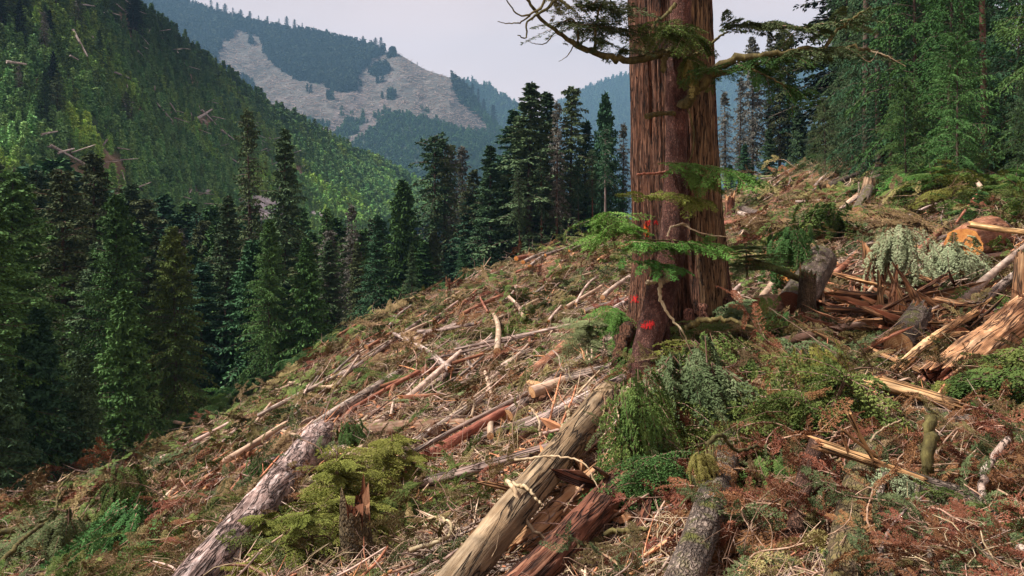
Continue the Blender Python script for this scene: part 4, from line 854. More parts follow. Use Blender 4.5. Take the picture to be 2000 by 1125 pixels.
for i, q in enumerate(((722,692,776,632,8),(860,652,940,578,7),(850,640,905,598,6),(700,705,722,672,6),(660,745,700,705,6),(640,770,668,742,5),(985,605,1012,575,6),(1000,600,1034,640,7),(895,684,930,742,6),(1042,690,1046,662,6),(760,640,800,640,5),(800,665,850,640,6),(905,755,950,715,6),(960,625,942,585,5),(1075,645,1100,610,6),(1110,620,1180,575,8),(1130,660,1185,628,6),
                         (1180,525,1240,490,12),(1185,600,1236,556,10),(1120,560,1160,548,6),(1050,590,1090,560,6),(1010,545,1060,530,5),(940,560,985,540,5),(880,600,915,575,6),(830,700,870,668,6),(780,770,770,800,7),(770,835,775,800,6),(690,880,720,840,9),(880,780,930,760,6),(1100,900,1150,850,7),(1080,880,1120,870,6),(925,840,930,810,6))):
    log(*q, ['grey','log_red','stick','log_tan'][i % 4], None, [CBk, B2, BC][i % 3], ['cut','split'][i % 2], desc=['weathered grey log','reddish log','slim drab pole','peeled tan log'][i % 4], group=G_, lift=1.2)
for q, lb in (((1008,505,1112,478,9),'top log of the stack on the crest'),((1022,512,1108,484,8),'middle log of the stack on the crest'),((1035,520,1090,492,7),'lowest log of the stack on the crest'),((1112,490,1152,472,5),'short dark log right of the crest stack'),((1065,498,1120,480,6),'short log tucked behind the crest stack')):
    log(*q, 'log_red' if 'top' in lb else 'grey', lb, ('cut','cut'), 'cut_orange', Y=(66 if q[1] > 500 else 70, 77), clr=.75, group='stacked logs on the crest')
R_ = 'logs lying on the right bank'
log(1452,412,1486,426,18,'scaly','short pale bucked log on the upper right bank',('cut','cut'),'cut',big=False,group=R_)
log(1448,430,1478,438,10,'grey','pale thin log just below the short bucked one',group=R_); log(1420,452,1470,440,13,'log_red','red-barked short log beside the bank\'s low stump',('cut','broken'),'cut',group=R_)
log(1595,378,1620,352,8,'grey','small pale log lying high on the right bank',group=R_); log(1622,380,1700,345,13,'scaly','lichened grey log left of the tall mossy stump',group=R_)
log(1678,428,1722,328,26,'scaly','tall pale grey log sloping down past the mossy stump',('cut','cut'),'cut',w1=20,group=R_,big=True); log(1638,430,1684,384,14,'log_tan','pinkish peeled log beneath the pale grey log',B2,group=R_)
log(1560,478,1600,446,8,'log_red','short red log above the draped orange disc',B2,'split',group=R_); log(1620,330,1705,308,5,'log_brown','long thin stick at the top of the right bank',B2,group=R_)
log(1510,365,1560,335,5,'stick','pale pole on the upper rim of the right bank',B2,group=R_)
log(1925,370,1985,315,10,'grey','grey leaning pole among the ferns at right',B2,group=R_); log(1975,435,2040,425,24,'scaly_moss','mossy log entering at the right frame edge',group=R_)
log(1545,600,1605,508,62,'scaly','thick grey scaly log butt rearing up right of cedar',('cut','cut'),'cut_dark',Y=(15.8,17.6),w1=56,big=True)
log(1530,526,1572,512,46,'log_red','log seen end on with orange sawn disc under green drape',('cut','broken'),'cut_orange',Y=(18.5,21),w1=40,big=True)
log(1478,604,1520,594,44,'log_brown','dark log seen end on beside the cedar\'s right roots',('cut','broken'),'cut_dark',Y=(14.2,16.5),w1=40,big=True)
log(1882,478,1935,455,66,'log_red','thick log with large orange sawn butt facing the camera',('cut','cut'),'cut_orange',Y=(21.5,25),w1=70,big=True)
log(1905,440,2015,456,13,'split','long split board jutting from the orange sawn butt',B2,'split',Y=(21,20),name='split_board',cat='board')
log(1800,552,1885,546,16,'scaly','grey log beneath the lichen-hung branches',group=R_); log(1790,520,1835,498,9,'split','orange split board left of the lichen tangle',B2,'split',name='split_board',cat='board')
log(1752,455,1822,505,12,'scaly_moss','mossy dark branch log above the shattered stump',B2,group=R_)
log(1470,512,1572,548,15,'branch_moss','mossy bent limb in front of the orange disc',B2,Y=(15.5,15.8),bend=.03)
log(1690,672,1832,596,6,'stick','long grey pole across the shattered red wood',B2,Y=(12.3,14.5))
log(1755,720,1905,608,20,'split','long squared splinter beam right of the shattered red wood',B2,'split',Y=(10.6,13.5),name='split_beam',cat='beam',big=True,rough=.2)
log(1850,730,2030,590,70,'split','huge splintered log at the right frame edge',B2,'split_dark',Y=(10.2,13),w1=60,big=True,rough=.2)
log(1910,590,1990,556,11,'split','plain split plank near the right edge post',B2,'split',name='split_board',cat='board')
log(1992,612,1998,520,34,'split_dark','broken wooden post stub at the right frame edge',('cut','broken'),'split',Y=(12.8,13.2),w1=30,big=True,name='broken_stump',cat='stump')
log(1618,604,1805,616,12,'split_dark','long flat red splinter across the debris',B2,'split',Y=(13.6,14.2),name='wood_splinter',cat='splinter'); log(1640,572,1706,580,18,'split_dark','short thick red slab left of the shattered stump',B2,'split',Y=(14.8,15),name='wood_slab',cat='slab')
log(1835,586,1912,602,13,'split','flat tan slab right of the shattered stump',B2,'split',Y=(14.3,14),name='wood_slab',cat='slab')
log(1755,675,1790,620,52,'scaly','round pale barked butt half buried in red chips',('cut','broken'),'cut',Y=(12.6,13.6),w1=44,big=True)
log(1735,752,1855,786,27,'split','orange split slab lying on the long grey log',B2,'split',Y=(8.9,8.4),name='wood_slab',cat='slab',big=True,rough=.2)
log(1735,768,2020,868,30,'scaly','long grey-brown log crossing the right foreground under an orange slab',('broken','cut'),'split',Y=(9.1,7.6),w1=34,big=True)
log(1745,928,1968,990,34,'scaly','broken grey limb with splintered orange top, lower right',('broken','cut'),'split',Y=(5.6,5.2),w1=24,big=True)
log(1616,874,1800,935,22,'split','bright orange torn splinter of the broken grey limb',B2,'split',Y=(5.7,5.45),w1=10,name='wood_splinter',cat='splinter',big=True,rough=.3)
for q, lb in (((1660,812,1700,888,10),'pointed orange shard standing on the torn splinter'),((1648,842,1710,890,7),'thin orange shard beside the pointed one'),((1646,850,1656,880,7),'stubby orange shard at the torn splinter\'s tip')): log(*q,'split',lb,B2,'split',Y=(5.5,5.55),name='wood_splinter',cat='splinter')
log(1598,862,1545,1110,30,'hemlock','cut sapling stub with round orange top in the foreground',('cut','cut'),'cut_orange',Y=(6.3,5.2),w1=38,big=True,name='cut_sapling',cat='stub',bend=.03)
log(1700,885,1630,1270,58,'scaly_moss','mossy scaly log diving into the lower right foreground',('cut','cut'),'cut_dark',Y=(6.6,4.9),w1=74,big=True)
log(1435,858,1275,1290,54,'scaly','dark scaly log coming toward camera right of centre',('broken','cut'),'cut_dark',Y=(7.8,5.3),w1=78,big=True)
log(1388,905,1385,1085,24,'branch_moss','mossy upright snag standing on the dark scaly log',('broken','broken'),'split_dark',Y=(6.0,5.5),w1=34,big=True,name='mossy_snag',cat='snag')
log(1245,862,1030,1060,40,'split','long orange split log beside the mossy centre log',B2,'split',Y=(9.0,6.8),w1=46,big=True,rough=.28,half=False)
log(1235,915,930,1250,50,'split_dark','dark reddish split trunk under the orange split log',B2,'split_dark',Y=(8.6,6.0),w1=74,big=True,rough=.25)
log(1210,915,1160,1040,20,'split','curved split shard leaning on the dark split trunk',B2,'split',Y=(7.6,6.6),name='wood_splinter',cat='splinter',big=True,rough=.3)
for i, q in enumerate(((1172,842,1215,858,14),(1175,855,1222,870,12),(1180,868,1215,862,9))): log(*q,'split',['top wood chunk wedged behind the orange split log','middle wood chunk wedged behind the orange split log','lowest wood chunk wedged behind the orange split log'][i],B2,'split',Y=(9.4,9.4),name='wood_chunk',cat='wood chunk')
log(100,1000,190,955,14,'scaly_moss','dim mossy log in the lower left gloom',B2); log(0,1040,300,985,13,'branch_moss','long mossy pole crossing the lower left corner',B2,Y=(17,21)); log(-10,920,62,968,7,'grey','thin grey pole near the left frame edge',B2)
log(182,900,262,893,9,'log_brown','brown log under the dark trees of the forest corner'); log(110,985,195,952,8,'split','broken tan splinter in the lower left gloom',B2,'split')
for i in range(180):
    px, py = rng.uniform(260, 1230), rng.uniform(540, 1080)
    if rng.random() < .25: px, py = rng.uniform(1400, 1990), rng.uniform(360, 640)
    h0, _ = hit(px, py)
    if h0 is None or in_cut(h0.x, h0.y) < 1.5 or h0.y < 9: continue
    Lp = rng.uniform(1.2, 5.2) * (.55 if px > 1400 else 1) * F / h0.y; an = math.radians(rng.normal(42, 16)) if rng.random() < .7 else math.radians(rng.uniform(0, 180)); wp = max(3, rng.uniform(.08, .22) * F / h0.y); k = i % 5
    log(px, py, px + Lp * math.cos(an), py - Lp * math.sin(an) * .8, wp, ['grey','grey','log_red','log_tan','stick'][k], None, [CBk, B2][i % 2], ['cut','split'][i % 2], desc=['weathered small log','greyish small log','rusty small log','pale barkless log','drab small log'][k], group=G_, lift=rng.uniform(.6, 2.2))
# old grey logs and snags on the left hillside
HMK = [(405,245,'the crossed grey logs'),(165,120,'the long grey pole'),(160,45,'the forked snag'),(150,350,'the pale hillside tangle'),(260,210,'the brown bare patch'),(500,420,'the grey rock patch')]
def hlog(px0, py0, px1, py1, wpx, label, cat='log', name='grey_log'):
    wpx *= 1.25
    p0, p1 = hhit(px0, py0), hhit(px1, py1)
    if p0 is None or p1 is None: return
    if cat == 'snag': p1 = W(px1, py1, p0.y)
    p0 = Vector(p0) + Vector((0, -3, 5)); p1 = Vector(p1) + Vector((0, -3, 0 if cat == 'snag' else 5)); r0 = wpx / 2 / F * p0.y; q, L = fit(p0, p1); V, Fq, caps = logbody(L, r0, r0 * .55, int(px0 * 3 + py0), 8, 1.5, .15, bend=.008)
    m_ = MB(); m_.add(V, Fq, 0, True); [m_.add(VV, f, 0) for VV, f in caps]; o = link(name, m_.mesh(name, M['snag']), label=label, category=cat, group='old grey logs on the hillside'); o.location = p0; o.rotation_mode = 'QUATERNION'; o.rotation_quaternion = q
for q in ((388,262,420,240,5,'brighter of two crossed grey logs on the hillside'),(400,242,428,270,4,'lower of two crossed grey logs on the hillside'),(438,280,462,298,4,'short grey log right of the crossed pair'),(155,98,183,150,4,'long grey pole lying down the upper hillside'),(305,225,345,268,4,'grey log left of the crossed pair'),(235,178,272,192,3,'thin grey log above the brown bare patch'),
          (252,185,260,208,3,'short upright-looking grey log above the brown patch'),(228,35,262,62,3,'grey log high near the ridge shade'),(115,330,195,372,5,'longest grey log of the pale hillside tangle'),(130,345,160,335,4,'crossing grey log in the pale hillside tangle'),(30,168,68,172,5,'pale log near the left frame edge on the hillside'),(160,45,198,48,3,'short level log at the forked snag'),
          (85,62,115,80,2,'dim grey log far up the shaded hillside'),(278,132,292,146,3,'tiny grey log below the ridge'),(150,150,166,158,3,'tiny grey log under the long grey pole'),(340,232,352,250,2,'tiny grey log between crossed pair and brown patch'),(250,232,258,248,3,'short grey log inside the brown bare patch'),(430,210,446,218,3,'pale small log right of the ridge-side trees'),(455,335,472,345,3,'grey log above the grey rock patch'),(98,310,128,302,4,'grey log by the hillside foot at left')): hlog(*q)
for q in ((165,60,160,8,4,'tall forked snag high on the left hillside'),(98,45,98,-5,4,'pale snag at the upper left frame edge'),(192,112,192,75,4,'thick short snag below the forked one'),(310,200,311,180,3,'small snag on mid hillside')): hlog(*q, 'snag', 'dead_snag')
# grey rocks at the foot of the hillside
def rock(name, p, s, label, mat='rock', seed=1, squash=.6):
    import bmesh
    b_ = bmesh.new(); bmesh.ops.create_icosphere(b_, subdivisions=3, radius=1); P = np.array([v.co[:] for v in b_.verts]); P = P * (1 + .38 * fbm(P * 1.3 + seed * 7.7, 3, seed))[:, None]; P[:, 2] *= squash
    for v, c in zip(b_.verts, P): v.co = c
    me = bpy.data.meshes.new(name); b_.to_mesh(me); b_.free(); me.materials.append(M[mat]); o = link(name, me, label=label, category='rock'); o.location = p; o.scale = (s, s, s); return o
for i, (px, py, s) in enumerate(((485,412,7),(508,405,8),(530,412,6),(500,430,7),(470,425,4),(400,378,3),(612,425,4))):
    p = hhit(px, py)
    if p: rock('boulder', Vector(p) + Vector((0, -1, 0)), s * p.y / 260, ['pale grey rock outcrop left part','largest pale grey rock outcrop','right piece of the grey rock outcrop','lower piece of the grey rock outcrop','small rock left of the grey outcrop','tiny pale rock higher on the hillside','small rock behind the dark spire'][i], seed=i + 1)
p, _ = hit(1840, 905)
rock('stone', p, .10, 'small grey stone on the red soil, lower right', seed=9)
# ---------------------------------------------------------------- stumps
def stump(px, py, wpx, hpx, mat, cut, label, jag=False, lean=0):
    p, nn = hit(px, py)
    if p is None: return
    r0 = wpx / 2 / F * p.y; hh = hpx / F * p.y + .12; q = nlog[0]; nlog[0] += 1; SEG.append((tuple(p - Vector((0, .6, 0))), tuple(p + Vector((0, 0, hh))), r0 * 1.4))
    V, Fq, caps = logbody(hh + .3, r0 * 1.2, r0 * .95, q + 300, 40, .04, .14, ('cut', 'broken' if jag else 'cut'), 0)
    V[:, 0] += 0; fl = np.exp(-V[:, 2] * 5 / max(hh, .2)); V[:, :2] *= (1 + .35 * fl)[:, None]
    m_ = MB(); m_.add(V, Fq, 0, True); o = link('stump', m_.mesh('stump', M[mat]), label=label, category='stump'); o.location = p - Vector((0, 0, .3)); o.rotation_euler = (random.uniform(-.08, .08) + (.25 if not jag else 0), lean, 1)
    VV, f = caps[1]; c_ = MB(); c_.add(VV, f); link('broken_top' if jag else 'cut_face', c_.mesh('top', M[cut]), o); return o
stump(1033,775,38,16,'log_brown','cut','round stump with pale freshly sawn top at mid slope')
stump(1692,395,28,44,'log_moss','cut_orange','tall mossy stump with orange sawn top on the right bank')
stump(1425,420,18,16,'split_dark','split','dark red jagged stump right beside the cedar\'s trunk', True); stump(1703,322,16,8,'log_red','cut_orange','small sawn stump on the top of the right bank')
stump(876,580,10,22,'split_dark','split_dark','jagged red stump near the top of the left slope', True); stump(697,690,8,18,'split_dark','split','little jagged red stump at the left rim', True); stump(1053,832,14,14,'log_red','cut_orange','short stub under the round pale stump')
stump(1572,640,32,72,'scaly_moss','split_dark','mossy rotten snag stump in front of the grey log butt', True, .25); stump(992,478,8,10,'split_dark','cut_orange','tiny stump at the crest left of the log stack', True)
stump(1725,590,60,30,'split_dark','split','shattered stump base amid the red wood', True); stump(825,755,12,8,'log_brown','cut_orange','small orange-topped stump on the mid slope')
stump(590,712,14,8,'log_red','cut_orange','small red stump at the forest rim'); stump(700,1110,60,50,'scaly_moss','split_dark','dark old stump behind the lime green saplings', True)
stump(20,905,14,45,'log_red','cut_orange','slim red broken stem at the left frame edge', True); stump(86,915,14,20,'log_red','cut_orange','orange-brown stump in the dark left corner')
for i, (x0, y0, x1, y1, w_) in enumerate(((1745,600,1752,520,22),(1760,590,1735,528,16),(1790,590,1762,535,18),(1805,600,1745,516,12),(1720,600,1715,530,14),(1830,600,1775,560,16),(1700,620,1730,560,12))):
    log(x0,y0,x1,y1,w_,'split','%s upright spike of the shattered stump' % ORD[i],B2,'split',Y=(14.6,14.9),w1=4,name='wood_splinter',cat='splinter',group='spikes of the shattered stump')
# ---------------------------------------------------------------- shattered wood pieces
def shard(L, w_, t, r):
    n = 5; z = np.linspace(0, L, n); V = []
    for i, a in enumerate(z):
        k = [.25, .9, 1, .8, .12][i]; ox, oy = r.normal(0, w_ * .12), r.normal(0, t * .3)
        for sx, sy in ((-1, -1), (1, -1), (1, 1), (-1, 1)): V.append((sx * w_ * k * r.uniform(.8, 1.2) / 2 + ox, sy * t * k * r.uniform(.7, 1.3) / 2 + oy, a + r.normal(0, L * .03)))
    Fs = [(i*4+j, i*4+(j+1)%4, i*4+4+(j+1)%4, i*4+4+j) for i in range(n-1) for j in range(4)] + [(3,2,1,0), (16,17,18,19)]; return np.array(V), Fs
for i in range(240):
    if i < 190: px, py = rng.normal(1770, 100), rng.normal(640, 48)
    elif i < 220: px, py = rng.normal(1660, 90), rng.normal(560, 40)
    else: px, py = rng.normal(1150, 60), rng.normal(960, 50)
    p, nn = hit(px, py)
    if p is None or px < 1000 or p.y > 30: continue
    L = rng.uniform(.3, 1.7 if i < 220 else .7); V, Fs = shard(L, rng.uniform(.05, .17), rng.uniform(.02, .06), rng); m_ = MB(); m_.add(V, Fs)
    k = i % 3; o = link('wood_splinter', m_.mesh('wood_splinter', M[['split','chip','split_dark'][k]]), label=where(['tan split fragment','rusty split fragment','dark red split fragment'][k], px, py, LM), category='splinter', group='torn wood fragments'); o.location = p + nn * rng.uniform(.06, .28)
    az = rng.random() * 6.28; d = Vector((math.cos(az), math.sin(az), rng.uniform(-.15, .5))); o.rotation_mode = 'QUATERNION'; o.rotation_quaternion = d.to_track_quat('Z', 'Y') @ Quaternion((0, 0, 1), rng.random() * 6)
# ---------------------------------------------------------------- slash: uncountable branches, twigs, sticks and chips
def slashbranch(seed, mat, leafy=1.0, L=1.5, fine=False):
    r = np.random.default_rng(seed); mb = MB(); d = np.array([1, 0, .12]); ax = smoothpath([(0, 0, .02), (L * .35, r.normal(0, .12), .16 + .12 * r.random()), (L * .7, r.normal(0, .2), .14), (L, r.normal(0, .3), -.05)], 12)
    V, Fq = tube(ax, np.linspace(.018, .004, 12), 4); mb.add(V, Fq, 1, True)
    for i in range(11 if fine else 9):
        q = r.integers(1, 12); az = r.normal(0, 1.0); dd = np.array([math.cos(az), math.sin(az), r.uniform(-.35, .5)]); LL = r.uniform(.25, .6) * L / 1.5
        if r.random() < leafy: addspray(mb, ax[q], dd, LL, r, 0, 1, roll=r.normal(0, 1.0), droop=r.uniform(.2, 1.0), flat=.5, **(dict(nt=13, K=5, wid=.32, ls=.034, lw=.0052) if fine else dict(nt=7, K=3, wid=.3, ls=.07, lw=.012)))
        else:
            e = ax[q] + dd * LL; V, Fq = tube(smoothpath([ax[q], (ax[q] + e) / 2 + r.normal(0, .05, 3), e], 5), np.linspace(.009, .003, 5), 3); mb.add(V, Fq, 1, True)
    return mb.mesh('slash_branch', [mat, M['twig']])
def twigs(seed, mat):
    r = np.random.default_rng(seed); mb = MB()
    for i in range(13):
        p = r.normal(0, .3, 3) * np.array([1, 1, .15]); az = r.random() * 6.28; L = r.uniform(.3, 1.0); d = np.array([math.cos(az), math.sin(az), r.uniform(-.1, .35)]) * L
        V, Fq = tube(smoothpath([p, p + d * .35 + r.normal(0, .08, 3), p + d * .7 + r.normal(0, .1, 3), p + d + r.normal(0, .1, 3)], 8), np.linspace(r.uniform(.006, .014), .002, 8), 4); mb.add(V, Fq, 0, True)
    return mb.mesh('twig_tangle', mat)
def stickm(seed, mat):
    r = np.random.default_rng(seed); mb = MB(); addtube(mb, smoothpath([(0, 0, 0), (.33, r.normal(0, .03), r.normal(0, .02)), (.7, r.normal(0, .04), 0), (1, r.normal(0, .05), 0)], 7), np.linspace(.022, .012, 7), 5, rough=.2, seed=seed)
    if seed % 2: addtube(mb, [(.55, 0, 0), (.7, .1, .06), (.85, .16, .14)], [.008, .006, .003], 3)
    return mb.mesh('stick', mat)
def chips(seed, mat):
    r = np.random.default_rng(seed); mb = MB()
    for i in range(16):
        V, Fs = shard(r.uniform(.06, .28), r.uniform(.015, .05), r.uniform(.006, .02), r); az, el = r.random() * 6.28, r.normal(0, .25); R = frame((math.cos(az), math.sin(az), el), roll=r.random() * 6)[[1, 2, 0]]; mb.add(V @ R + r.normal(0, .2, 3) * np.array([1, 1, .12]), Fs)
    return mb.mesh('chips', mat)
SB = [slashbranch(s, M[k], lf) for s, k, lf in ((61,'f_slash',1),(62,'f_slash',.9),(63,'f_slash',.8),(64,'f_dead',.9),(65,'f_cedar',1),(66,'f_cedar',.9),(67,'f_pale',.7),(68,'f_slash',.5),(69,'f_olive',1))]
SB += [slashbranch(s + 20, M[k], lf, fine=True) for s, k, lf in ((61,'f_slash',1),(62,'f_slash',.9),(63,'f_slash',.8),(64,'f_dead',.9),(65,'f_cedar',1),(66,'f_cedar',.9),(67,'f_pale',.7),(68,'f_slash',.5),(69,'f_olive',1))]
TW = [twigs(s, M[k]) for s, k in ((71,'twig'),(72,'twig'),(73,'stick'),(74,'branch_pale'))]
SK = [stickm(s, M[k]) for s, k in ((81,'stick'),(82,'grey'),(83,'log_tan'),(84,'log_brown'),(85,'chip'),(86,'twig'))]
CH = [chips(s, M[k]) for s, k in ((91,'chip'),(92,'chip'),(93,'split_dark'),(94,'split'))]
def slope_normal(P, e=.15):
    x, y = P[:, 0], P[:, 1]; dx = (H(x + e, y) - H(x - e, y)) / (2 * e); dy = (H(x, y + e) - H(x, y - e)) / (2 * e); return nrm(np.stack([-dx, -dy, np.ones(len(P))], -1))
def gpoints(n, y0=3.2, y1=86, px0=-380, px1=2480, pw=0.0, edge=0.0):
    y = y0 * (y1 / y0) ** (rng.random(n) ** (1.0 if not pw else pw)); px = rng.uniform(px0, px1, n); x = (px - 1000) / F * y; ok = in_cut(x, y) > edge; x, y = x[ok], y[ok]; z = H(x, y)
    py = HZ - z / y * F; k = (py < 1300) & (py > 200); return np.stack([x[k], y[k], z[k]], -1)
def orient(P, yaw=None, tilt=.25, N=None):
    N = slope_normal(P) if N is None else N; out = np.empty((len(P), 3)); yaw = rng.random(len(P)) * 6.283 if yaw is None else yaw
    for i in range(len(P)):
        nn = N[i] + rng.normal(0, tilt, 3); nn /= np.linalg.norm(nn); a = Vector((math.cos(yaw[i]), math.sin(yaw[i]), 0)); z = Vector(nn); x = (a - z * a.dot(z)).normalized(); y = z.cross(x)
        out[i] = Matrix((x, y, z)).transposed().to_euler()[:]
    return out
def segdist(P):
    d = np.full(len(P), 1e9)
    for a, b_, r_ in SEG:
        a, b_ = np.array(a), np.array(b_); u = b_ - a; t = np.clip(((P - a) @ u) / max(u @ u, 1e-6), 0, 1); q = np.linalg.norm(P - a - t[:, None] * u, axis=1) - r_
        d = np.minimum(d, q)
    return d
def far(P): return np.clip((P[:, 1] / 14) ** .45, .55, 2.2)
P = gpoints(20500); patch = fbm(P * np.array([.22, .22, 0]), 3, 50); 
bare = np.exp(-(((P[:, 0] - 4.9) / 3.) ** 2 + ((P[:, 1] - 13.3) / 2.2) ** 2))           # red shattered wood zone keeps few branches
keep = rng.random(len(P)) > np.clip(.12 + .9 * (patch < -.12) * .6 + bare * 0, 0, .8); pp = P2(P); keep &= ~((np.hypot((pp[0] - 1760) / 150, (pp[1] - 640) / 70) < 1) & (rng.random(len(P)) < .9)); keep &= ~((np.hypot((pp[0] - 1000) / 170, (pp[1] - 900) / 90) < 1) & (rng.random(len(P)) < .8)); P = P[keep]; sd_ = segdist(P); P = P[sd_ > .1 + .25 * rng.random(len(P))]
c3 = fbm(P * np.array([.5, .5, 0]), 2, 60); base_i = rng.integers(0, 9, len(P)); idx = np.where(c3 > .2, np.where(rng.random(len(P)) < .5, rng.integers(4, 6, len(P)), base_i), base_i); idx = np.where((idx == 6) & (rng.random(len(P)) < .6), 0, idx)
sc = rng.uniform(.45, 1.15, len(P)) * far(P) * np.clip(segdist(P) / .6, .45, 1) * np.where(P[:, 1] < 9, .75, 1); pp = P2(P); idx = np.where((idx == 6) & (P[:, 1] < 9), 3, idx); dk = (pp[0] > 1240) & (pp[1] > 830) & (rng.random(len(P)) < .75); idx = np.where(dk, rng.choice([3, 3, 8, 3, 7], len(P)), idx); idx = np.where(P[:, 1] < 13, idx + 9, idx); scatter('slash_branches', P + np.array([0, 0, .02]), orient(P, tilt=.3), np.c_[sc, sc, sc * rng.uniform(.4, .8, len(P))], idx, SB, 'tangled slash of wilted green and brown conifer branches')  # lower right swaps in darker needles: corner dimness put into colour, partly dead brush
P = gpoints(8300); sc = rng.uniform(.45, 1.1, len(P)) * far(P); scatter('twig_tangle', P, orient(P, tilt=.2), np.c_[sc, sc, sc], rng.integers(0, 4, len(P)), TW, 'fine bare twigs tangled over the slash')
P = gpoints(16000); pp = P2(P); P = P[~((pp[0] > 1240) & (pp[1] > 840) & (rng.random(len(P)) < .6)) & ~((np.hypot((pp[0] - 1770) / 160, (pp[1] - 640) / 75) < 1) & (rng.random(len(P)) < .7))]; yaw = np.where(rng.random(len(P)) < .55, rng.normal(.75, .4, len(P)), rng.random(len(P)) * 6.28); L = rng.uniform(.2, 1.4, len(P)) * far(P); w_ = rng.uniform(.35, 1.5, len(P)) * far(P)
scatter('broken_sticks', P + np.array([0, 0, .06]), orient(P, yaw, .16), np.c_[L, w_, w_], rng.integers(0, 6, len(P)), SK, 'countless broken sticks strewn over the slope')
P = gpoints(12000); pp = P2(P); kz = fbm(P * np.array([.3, .3, 0]), 2, 80); keep = (kz > .05) | (np.hypot((pp[0] - 1760) / 180, (pp[1] - 640) / 90) < 1) | (np.hypot((pp[0] - 1000) / 180, (pp[1] - 900) / 100) < 1); P = P[keep]
Pn = []
for _ in range(1500):
    h_, n_ = hit(rng.normal(1765, 85), rng.normal(640, 40))
    if h_: Pn.append(h_[:])
for _ in range(500):
    h_, n_ = hit(rng.normal(1000, 90), rng.normal(900, 50))
    if h_ : Pn.append(h_[:])
P = np.vstack([P, Pn]); sc = rng.uniform(.5, 1.1, len(P)) * far(P); scatter('wood_chips', P + np.array([0, 0, .02]), orient(P, tilt=.2), np.c_[sc, sc, sc], rng.integers(0, 4, len(P)), CH, 'reddish wood chips and torn splinters littering the soil')
for nm, cx_, cy_, sx_, sy_, kk, lo_, hi_, ix, lb in (('bough_tangle', 1470, 800, 130, 60, 130, .0, .35, (9, 12, 14, 12, 16, 17, 10), 'wilted boughs tangled on the green heap below the cedar'), ('dead_tangle', 1640, 1020, 210, 90, 360, .0, .14, (12, 12, 12, 17, 16), 'dead red-brown sprays tangled over the right foreground'), ('dead_tangle', 330, 1010, 210, 70, 200, .0, .15, (17, 9, 16, 12, 14), 'dull sprays tangled over the lower left slope')):
    Q = []
    for _ in range(kk):
        h_, n_ = hit(rng.normal(cx_, sx_), rng.normal(cy_, sy_))
        if h_ and h_.y < 40: Q.append((h_.x, h_.y, h_.z + rng.uniform(lo_, hi_)))
    Q = np.array(Q); Q = Q[segdist(Q) > .05]; sc = rng.uniform(.35, .8, len(Q)) * (Q[:, 1] / 9) ** .5; scatter(nm, Q, orient(Q, tilt=.45), np.c_[sc, sc, sc], rng.choice(ix, len(Q)), SB, lb)
# heavier wilted drapes of boughs on the slope, bigger in form
P = gpoints(2900, 8, 80); P = P[fbm(P * np.array([.2, .2, 0]), 2, 90) > -.15]; pp = P2(P); P = P[np.hypot((pp[0] - 1760) / 150, (pp[1] - 640) / 80) > 1]; P = P[segdist(P) > .35]; sc = rng.uniform(.35, .8, len(P)) * far(P)
m1 = SH['drape'][0][0].copy(); m1.materials[0] = M['f_slash']; m2 = SH['dome'][0][0].copy(); m2.materials[0] = M['f_slash']; m3 = SH['dome'][1][0].copy(); m3.materials[0] = M['f_cedar']
scatter('wilting_boughs', P - np.array([0, 0, .1]), orient(P, tilt=.3), np.c_[sc, sc, sc * .55], rng.integers(0, 3, len(P)), [m1, m2, m3], 'heaps of wilting olive boughs on the felled slope')
# forest floor growth
P = gpoints(200000, 30, 125, -200, 1700, .6, -60); ic = in_cut(P[:, 0], P[:, 1]); P = P[(ic < -1.5)][:2200]; sc = rng.uniform(.6, 1.3, len(P)); m4 = SH['fern'][0][0].copy(); m4.materials[0] = M['f_green']; m5 = m2.copy(); m5.materials[0] = M['f_green']
scatter('undergrowth', P, orient(P, tilt=.1), np.c_[sc, sc, sc], rng.integers(0, 2, len(P)), [m4, m5], 'dark green undergrowth on the forest floor')
P = gpoints(6000, 22, 60, 1640, 2300, 1, -30); pp = P2(P); P = P[(pp[1] < 430 + (pp[0] - 2000) * .12) & (pp[0] > 1700 + (pp[1] - 300) * .4)][:700]; sc = rng.uniform(.5, 1.3, len(P)); m6 = m4.copy(); m6.materials[0] = M['f_bright']
scatter('fern_bank', P, orient(P, tilt=.2), np.c_[sc, sc, sc], rng.integers(0, 3, len(P)), [m6, m4, m3], 'bright ferny growth on the bank below the right forest')
# mountain clearcut litter
t, v = sample(G2, 60000); P = bil(G2, t, v); bb = bil(bare2, t, v); P = P[view(P) & (bb > .5)][:3200]; sc = rng.uniform(6, 16, len(P)); yaw = rng.normal(0, 1, len(P)); wd = rng.uniform(16, 40, len(P))
mq = MB(); addtube(mq, smoothpath([(0, 0, 0), (.5, .0008, .0006), (1, 0, 0)], 5), np.linspace(.022, .010, 5), 6); msn = mq.mesh('dead_log', M['grey'])
scatter('mountain_slash', P + np.array([0, -.5, 1.2]), orient(P, yaw, .25, np.tile([0, -.6, .8], (len(P), 1))), np.c_[sc, wd, wd], 0 * yaw, [msn], 'pale stumps and logs littering the mountain clearcut')
t, v = sample(G1, 9000); P = bil(G1, t, v); bb = bil(bare1, t, v); P = P[view(P) & (bb > .35)][:330]; sc = rng.uniform(1.5, 7, len(P)); wd = rng.uniform(6, 11, len(P)); msn2 = msn.copy(); msn2.materials[0] = M['snag']
scatter('hillside_deadwood', P + np.array([0, -2, 3.2]), orient(P, rng.normal(-.6, 1.0, len(P)), .3, np.tile([0.3, -.6, .8], (len(P), 1))), np.c_[sc, wd, wd], 0 * sc, [msn2], 'small grey dead wood scattered among the young hillside conifers')
